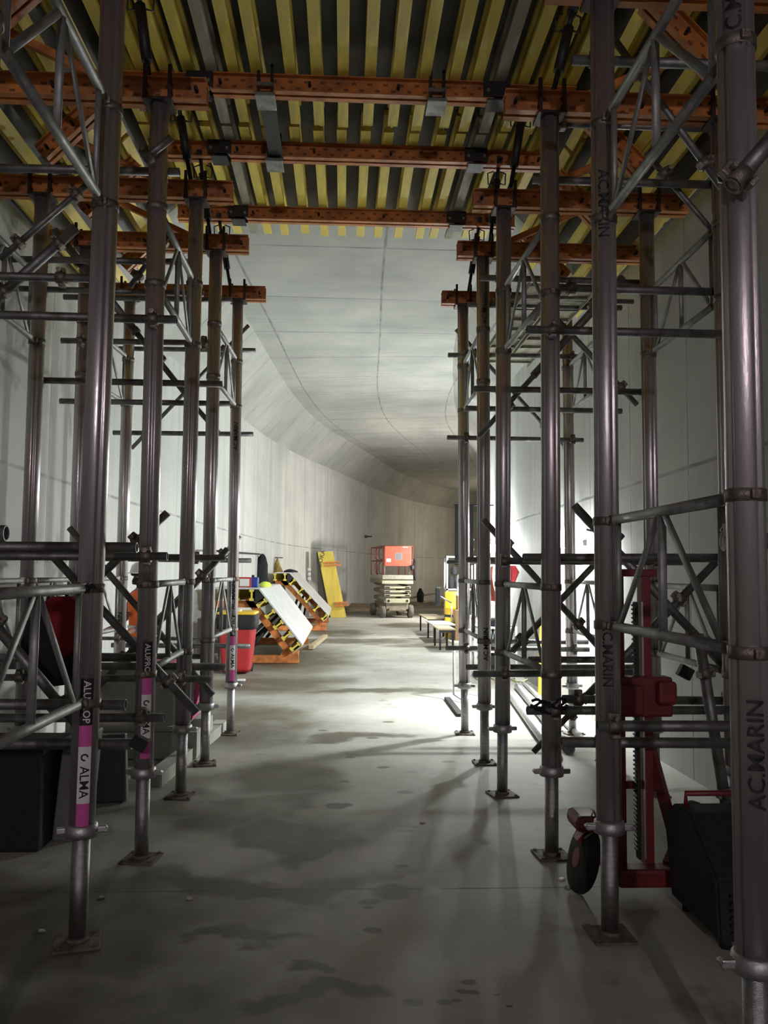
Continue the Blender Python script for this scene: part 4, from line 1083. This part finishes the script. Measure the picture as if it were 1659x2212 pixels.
for i in range(5):
    b = MB(); b.box((.02, -.108, 2.07+i*.045), (.20, .003, .012)); lp('printed_line', b, 'ink', None, pn)
b = MB(); b.tube((-.48, -.06, 1.5), (-.48, -.06, 1.85), .02); b.tube((.40, -.06, 1.5), (.40, -.06, 1.85), .02); lp('gate_posts', b, 'tan')
b = MB(); b.loft([ringpts((.60+dx, -.02, z), r, .07, 14, .4, 4) for z, r, dx in ((1.32, .03, .02), (1.45, .06, .02), (1.7, .055, 0), (1.9, .08, 0), (2.0, .07, .03), (2.1, .03, -.04))])
me = b.mesh('safety_harness'); M4 = Matrix.Translation(LO) @ Matrix.Rotation(radians(8), 4, 'Z'); me.transform(M4)
o = link('safety_harness', me, 'cloth'); tag(o, 'black harness hanging on the right corner of the scissor lift basket', 'harness')
b = MB(); b.loft([ringpts((.50, -.13, z), r, .05, 12, .3) for z, r in ((1.66, .02), (1.72, .07), (1.80, .08), (1.86, .05))]); lp('control_box', b, 'black')
# dirt heap along the bend of the wall
b = MB(); n = 26; R_ = []
for i in range(n+1):
    u = i/n; px = 742+u*225; yb = 1322-9*min(1, u*1.6); p = at(px, yb, Z=0); d = Vector((.45, -1, 0)).normalized() if u < .6 else Vector((-.3, -1, 0)).normalized()
    hh = (.22+.16*noise.noise(Vector((i*.7, 0, 0))))*(1 if 0 < i < n else .2)
    R_.append([p-d*2.2, p-d*1.5+Vector((0, 0, hh*.9)), p-d*.7+Vector((0, 0, hh)), p-d*.1+Vector((0, 0, hh*.5)), p+d*.6+Vector((0, 0, .01)), p-Vector((0, 0, .05))])
b.loft(R_); o = single('dirt_heap', b, 'dirt', 'brown dirt heaped along the foot of the curved wall behind the lift', 'dirt', at(850, 1316, Z=0)); o['kind'] = 'stuff'

# ================================================================= things on the right
def bench(px0, py0, px1, py1, Yf, ztop, dep, label, m='wood', legs=True, leg_m='black'):
    a, c = at(px0, py0, Y=Yf), at(px1, py0, Y=Yf); x0, x1 = a.x, c.x
    t = thing('low_bench', label, 'bench', ((x0+x1)/2, Yf, 0), 'low benches on the right')
    b = MB(); b.box(((x0+x1)/2, Yf+dep/2, ztop-.015), (x1-x0, dep, .03), bev=.004); part('top', b, m, t)
    for x in (x0+.05, x1-.05):
        for y in (Yf+.05, Yf+dep-.05):
            b = MB(); b.box((x, y, (ztop-.03)/2), (.04, .04, ztop-.03)); part('leg', b, leg_m, t)
    b = MB(); b.box(((x0+x1)/2, Yf+.05, ztop-.06), (x1-x0-.1, .03, .05)); part('apron', b, leg_m, t)
bench(921, 1377, 962, 0, 21.0, .46, 2.2, 'wooden bench with dark legs, farthest of the three low benches')
bench(934, 1365, 984, 0, 19.2, .42, 1.5, 'white-topped low bench between the two wooden ones', 'white')
bench(946, 1410, 984, 0, 17.4, .44, 1.1, 'wooden bench with black legs nearest the right props')
# generator / drum / boxes behind the right props
t = thing('yellow_drum', 'yellow plastic drum behind the farthest right prop', 'drum', (2.55, 21.8, 0))
b = MB(); c_ = Vector((2.74, 20.62, 0)); t.location = c_
b.lathe([(.22, .0), (.25, .02), (.25, .38), (.262, .40), (.25, .42), (.25, .72), (.262, .74), (.25, .76), (.25, 1.1), (.22, 1.14), (.03, 1.14)], c_, 26); part('body', b, 'yplastic', t)
b = MB(); b.lathe([(.254, .52), (.258, .53), (.258, .57), (.254, .58)], c_, 26); part('dark_strap', b, 'black', t)
p = at(985, 1347, Z=0)
t = thing('cardboard_box', 'brown cardboard carton standing in front of the yellow drum', 'box', (2.82, 20.05, 0))
b = MB(); b.box((2.82, 20.05, .36), (.34, .4, .72), bev=.008); part('carton', b, 'box', t)
b = MB(); b.box((2.82, 19.845, .36), (.05, .004, .7)); part('tape', b, 'wood', t)
single('small_carton', MB().box((2.84, 20.05, .89), (.26, .3, .34), bev=.006), 'box', 'smaller brown carton stacked on the cardboard carton', 'box', (2.84, 20.05, .72), 'cartons')
b = MB(); b.box((2.80, 20.05, 1.155), (.16, .12, .19), bev=.005); single('white_tin', b, 'white', 'white tin on top of the smaller brown carton', 'tin', (2.8, 20.05, 1.06))
# shelf rack with bags
Yr = 21.0; a, c = at(966, 1214, Y=Yr), at(1052, 1290, Y=Yr)
t = thing('metal_rack', 'pale metal rack with dark bags behind the farthest right prop', 'rack', (2.85, Yr, 0))
x0, x1 = a.x, 3.3
for x in (x0, x1):
    for y in (Yr, Yr+.5): b = MB(); b.box((x, y, 1.0), (.04, .04, 2.0)); part('upright', b, 'alu_dull', t)
for z in (2.0, 1.18, .5): b = MB(); b.box(((x0+x1)/2, Yr+.25, z), (x1-x0+.04, .54, .04)); part('shelf', b, 'galv' if z > 1.5 else 'alu_dull', t)
for i, (dx, z, w, h, m) in enumerate(((.12, 1.2, .16, .32, 'cloth'), (.30, 1.2, .14, .36, 'grey'), (.2, 1.56, .16, .2, 'cloth'))):
    x = x0+dx; b = MB(); b.loft([ringpts((x, Yr+.2, z+h*q), w*k*.55, .16, 14, .3, i) for q, k in ((0, .8), (.1, 1), (.6, 1), (.9, .7), (1, .3))])
    single('dark_bag', b, m, ['black bag on the left end of the metal rack shelf', 'grey bag on the right end of the metal rack shelf', 'black helmet bag lying on top of the bags in the rack'][i], 'bag', (x, Yr+.2, z), 'bags on the metal rack')
b = MB(); b.box((x0+.2, Yr+.2, .92), (.40, .3, .24), bev=.01); single('light_blue_box', b, mat('light_blue', (.35, .45, .60), .5), 'pale blue box under the rack shelf, above the drum', 'box', (x0+.2, Yr+.2, .8))
# dark lamp head on an arm
p = at(946, 1288, Y=20.0)
t = thing('lamp_head', 'unlit black flood lamp on an arm near the far right wall, seen from behind', 'work light', p)
b = MB(); b.box(p, (.12, .10, .44), bev=.02)
for i in range(7): b.box(p+Vector((0, -.05, -.18+i*.06)), (.11, .03, .012))
part('head', b, 'black', t)
b = MB(); b.tube(p+Vector((.05, .02, .0)), p+Vector((.34, .1, -.16)), .018); b.tube(p+Vector((.34, .1, -.16)), (p.x+.34, p.y+.1, 0), .018); part('arm', b, 'mesh', t)
b = MB(); q = at(910, 1293, Y=40); 
# cable strung along the far wall
b.path([at(888, 1292, Y=44), at(905, 1288, Y=45), at(925, 1284, Y=46), at(945, 1282, Y=46.5)], .05, 6); single('wall_cable', b, 'tan', 'dusty cable strung low along the far curved wall', 'cable', at(888, 1292, Y=44))
p = at(908, 1287, Y=44.6); b = MB(); b.loft([ringpts((p.x, p.y, p.z+z), r, .12, 12, .3) for z, r in ((-.45, .05), (-.3, .16), (.1, .18), (.4, .06))]); single('dark_bundle', b, 'cloth', 'dark bundle hung on the cable of the far curved wall', 'bundle', p)
# black sheet added in place of the right wall's shade behind the props
b = MB(); b.box((2.68, 18.6, 2.45), (.42, .06, 1.35), bev=.01); b.tube((2.45, 18.6, 3.12), (3.4, 18.6, 3.12), .015, n=8); 
single('shade_sheet', b, 'cloth', 'black sheet standing in for the unlit wall behind the farthest right prop', 'sheet', (2.68, 18.6, 1.8))
# coats on the right wall
hang(1057, 1068, 1222, 1298, 14.0, 'coral', 'red_jacket', 'bright red jacket hanging left of the second far right prop', 'jacket', 3)
hang(1097, 1116, 1222, 1268, 12.2, 'redcloth', 'dark_red_jacket', 'red and black jacket hanging right of the third right prop', 'jacket', 6, [(0, .9), (.3, 1), (.7, .8), (1, .4)])
b = MB(); b.lathe([(.02, 0), (.17, .02), (.20, .1), (.18, .22), (.1, .30), (.02, .32)], at(1062, 1345, Y=13.4), 20); single('white_sack', b, 'white', 'white sack standing below the bright red jacket', 'sack', at(1062, 1345, Y=13.4))
# wire crate
p0 = at(1060, 1400, Y=12.6)
t = thing('wire_crate', 'grey wire mesh crate under the jackets behind the right props', 'crate', (2.4, 12.6, 0)); cx, cy = 2.32, 12.9
b = MB()
for z in (.05, .42, .78): b.beam((cx-.28, cy-.3, z), (cx+.28, cy-.3, z), .03, .03); b.beam((cx-.28, cy+.3, z), (cx+.28, cy+.3, z), .03, .03); b.beam((cx-.28, cy-.3, z), (cx-.28, cy+.3, z), .03, .03); b.beam((cx+.28, cy-.3, z), (cx+.28, cy+.3, z), .03, .03)
for sx in (-.28, .28):
    for sy in (-.3, .3): b.box((cx+sx, cy+sy, .4), (.035, .035, .8))
part('frame', b, 'alu_dull', t)
b = MB()
for i in range(12):
    x = cx-.28+.56*(i+.5)/12; b.beam((x-.03, cy-.3, .42), (x+.03, cy-.3, .78), .006, .006); b.beam((x+.03, cy-.3, .42), (x-.03, cy-.3, .78), .006, .006)
    b.beam((x, cy-.3, .06), (x, cy-.3, .42), .006, .006)
part('mesh_panel', b, 'mesh', t)
b = MB(); b.loft([ringpts((cx+dx, cy, z), r, .2, 18, .3, 8) for z, r, dx in ((.07, .2, 0), (.3, .24, 0), (.6, .22, 0), (.84, .14, .03), (.9, .05, .03))]); single('dark_sacks', b, 'cloth', 'dark sack filling the grey wire crate', 'sack', (cx, cy, .07))
# yellow-orange board leaning on the wall
Yy = 10.9
b = MB(); pts = [at(1163, 1505, Y=Yy), at(1214, 1510, Y=Yy), at(1217, 1400, Y=Yy), at(1213, 1300, Y=Yy), at(1203, 1262, Y=Yy), at(1190, 1248, Y=Yy), at(1175, 1285, Y=Yy), at(1166, 1370, Y=Yy)]
pts = [Vector((min(q.x, 2.72), 0, max(q.z, .01))) for q in pts]
b.prism([(q.x, q.z) for q in pts], Yy, Yy+.05); bmesh.ops.bevel(b.b, geom=b.b.edges[:], offset=.006, segments=1, affect='EDGES')
t = thing('yellow_spine_board', 'tall yellow board with a rounded top leaning by the right wall', 'board', (2.6, Yy, 0)); part('board', b, 'yplastic', t)
b = MB()
for z in (.25, .3, .9): 
    for x in (pts[0].x+.06, pts[1].x-.05): b.tube((x, Yy-.004, z), (x, Yy+.004, z), .014, n=8)
part('screws', b, 'black', t)
# pale tubes and timber lying on the lit floor beyond the right tower
fl = [((1095, 1490), (1205, 1640), .045, 'alu_dull', 'nearest the farthest right prop'), ((1118, 1482), (1232, 1618), .045, 'alu_dull', 'second from the props'), ((1140, 1476), (1262, 1600), .03, 'white', 'thin one on the right')]
for i, (a, c, r, m, w) in enumerate(fl):
    p0, p1 = at(*a, Z=r), at(*c, Z=r); p0.x = min(p0.x, 2.6); p1.x = min(p1.x, 2.6)
    b = MB(); b.hollow(p0, p1, r); single('loose_tube', b, m, 'pale tube lying on the bright floor in the right tower, %s' % w, 'tube', p0, 'loose tubes on the floor')
b = MB(); q = [at(1030+i*11, 1466+4*sin(i*1.7)+i*.5, Z=.02) for i in range(12)]; b.path(q, .014, 8); single('yellow_hose', b, mat('pale_yellow', (.75, .72, .35), .6), 'pale yellow hose snaking over the bright floor by the far right props', 'hose', q[0])
b = MB(); q0_, q1_ = at(966, 1508, Z=.02), at(995, 1545, Z=.02); b.beam(q0_, q1_, .07, .03); single('floor_strip', b, 'rubber', 'short dark strip on the bright floor left of the farthest right prop', 'strip', q0_)
b = MB(); b.path([at(981, 1405, Y=10.6), at(981, 1500, Y=10.6), at(1000, 1512, Y=10.4), at(1010, 1508, Y=10.4)], .018, 8); b.path([at(981, 1406, Y=10.6), at(1040, 1404, Y=10.9)], .018, 8)
b.path([at(1040, 1404, Y=10.9), at(1040, 1495, Y=10.9)], .018, 8); single('pale_trestle', b, 'alu_dull', 'pale bent tube trestle standing just left of the farthest right prop', 'trestle', (1.5, 10.6, 0))

# ---- red mast machine
BY = 4.30
def M_(px, py, dy=0.): return at(px, py, Y=BY+dy)
t = thing('red_mast_drill', 'red drilling rig with twin mast and black toothed rack in the right tower', 'drilling rig', (M_(1380, 1900).x, BY, 0))
def col(px0, px1, py0, py1, dy, d, nm, m, z0=None):
    a, c = M_(px0, py0, dy), M_(px1, py1, dy); z1 = a.z; z_ = c.z if z0 is None else z0
    b = MB(); b.box(((a.x+c.x)/2, BY+dy+d/2, (z1+z_)/2), (abs(c.x-a.x), d, abs(z1-z_)), bev=.006); return part(nm, b, m, t)
col(1328, 1356, 1236, 1900, 0, .08, 'mast_column', 'redm', .12)
col(1386, 1415, 1236, 1860, 0, .08, 'mast_column', 'redm', .12)
col(1324, 1420, 1229, 1246, -.005, .10, 'mast_cap', 'redm')
rk = col(1373, 1387, 1300, 1870, -.03, .05, 'toothed_rack', 'black', .16)
b = MB(); zt = M_(1373, 1300).z; xk = M_(1373, 1500).x
n = int((zt-.2)/.022)
for i in range(n):
    z = .2+i*.022; b.prism([(xk+.002, z), (xk-.013, z+.004), (xk-.013, z+.011), (xk+.002, z+.015)], BY-.028, BY+.015)
part('rack_teeth', b, 'black', t)
b = MB(); xx = M_(1389, 1500).x; b.box((xx, BY-.006, (zt+.16)/2), (.005, .012, zt-.16)); part('guide_rod', b, 'alu', t)
a, c = M_(1325, 1462, -.05), M_(1452, 1548, -.05)
b = MB(); b.box(((a.x+c.x)/2, BY-.02, (a.z+c.z)/2), (c.x-a.x, .10, a.z-c.z), bev=.012); b.box((M_(1350, 1500).x, BY-.09, M_(1, 1505).z), (.12, .06, .15), bev=.012)
b.box((M_(1425, 1490).x, BY-.08, M_(1, 1490).z), (.10, .08, .12), bev=.02); part('carriage', b, 'redm', t)
b = MB(); a = M_(1362, 1700); b.box((M_(1371, 1700).x, BY+.05, a.z), (.16, .02, .04)); part('cross_tie', b, 'redm', t)
# base: cross beam, two feet arms, wheels, motor housing
a, c = M_(1325, 1905), M_(1458, 1905)
b = MB(); b.box(((a.x+c.x)/2, BY-.04, .09), (c.x-a.x, .12, .09), bev=.015); part('base_beam', b, 'redm', t)
b = MB(); b.beam((c.x-.02, BY-.02, .10), (c.x+.22, BY+.34, .20), .09, .10); part('base_arm', b, 'redm', t)
b = MB(); b.beam((a.x+.02, BY-.02, .10), (a.x-.17, BY-.02, .30), .08, .09); part('base_arm', b, 'redm', t)
b = MB(); b.beam((M_(1410, 1700).x, BY+.07, .75), (c.x+.16, BY+.42, .16), .05, .05); part('rear_brace', b, 'redm', t)
wc = M_(1260, 1880, -.02)
b = MB(); b.lathe([(.05, -.035), (.15, -.032), (.165, -.015), (.165, .015), (.15, .032), (.05, .035)], n=28); me = b.mesh('wheel'); me.transform(Matrix.Rotation(pi/2+.25, 4, 'Y'))
w = link('wheel', me, 'rubber', t, (wc.x-t.location.x, -.02, .166))
b = MB(); b.lathe([(.05, -.04), (.055, 0), (.05, .04)], n=16); me = b.mesh('hub'); me.transform(Matrix.Rotation(pi/2+.25, 4, 'Y')); link('hub', me, 'redm', w)
b = MB(); p = Vector((wc.x+.01, BY-.02, .36)); b.box(p, (.14, .22, .08), bev=.03); part('wheel_guard', b, 'redm', t)
me2 = w.data.copy(); w2 = link('wheel', me2, None, t, (c.x+.26-t.location.x, .42, .166))
# black power pack
t = thing('power_pack', 'black power pack on the floor between the red rig and the nearest right prop', 'power pack', (1.78, 3.95, 0))
b = MB(); b.prism([(3.58, .05), (4.10, .05), (4.18, .42), (4.06, .50), (3.88, .50), (3.60, .30)], 1.60, 1.95, 'X'); bmesh.ops.bevel(b.b, geom=b.b.edges[:], offset=.012, segments=2, affect='EDGES'); part('housing', b, 'rubber', t)
b = MB(); b.path([(1.64, 4.0, .49), (1.64, 4.0, .56), (1.91, 4.0, .56), (1.91, 4.0, .49)], .014); part('handle', b, 'redm', t)
b = MB()
for i in range(6): b.box((1.78, 3.575, .09+i*.03), (.26, .012, .012))
part('grille', b, 'black', t)
for x in (1.66, 1.90):
    for y in (3.65, 4.05): b = MB(); b.tube((x, y, 0), (x, y, .06), .025, n=10); part('foot', b, 'rubber', t)
# cable from the rig
b = MB(); b.path([M_(1285, 1800, -.1), M_(1275, 1770, -.1), M_(1282, 1750, -.1), M_(1290, 1775, -.1), M_(1278, 1800, -.1), M_(1262, 1812, -.1)], .006)
single('looped_wire', b, 'zinc', 'thin looped wire beside the collar of the thick near right prop', 'wire', M_(1275, 1790, -.1))
# litter on the floor
for i, (px, py) in enumerate(((1213, 1898), (1228, 1916), (410, 1940), (219, 1938), (90, 2010), (913, 1776))):
    p = at(px, py, Z=.006); b = MB(); b.loft([ringpts((p.x, p.y, z), r, r*.7, 9, .5, i) for z, r in ((.001, .018), (.01, .014))])
    single('pebble', b, 'white' if i in (0, 4) else 'conc', 'small pale stone chip on the floor, %s' % ['right of centre by the second right prop', 'closest to the second right prop foot', 'left of centre ahead of the dark joint stain', 'right of the nearest left prop foot', 'left of the nearest left prop foot', 'on the grey floor in the middle'][i], 'stone chip', p)
for k, v in LABELS.items():
    if len(v) > 1: print('DUP LABEL', k, v)
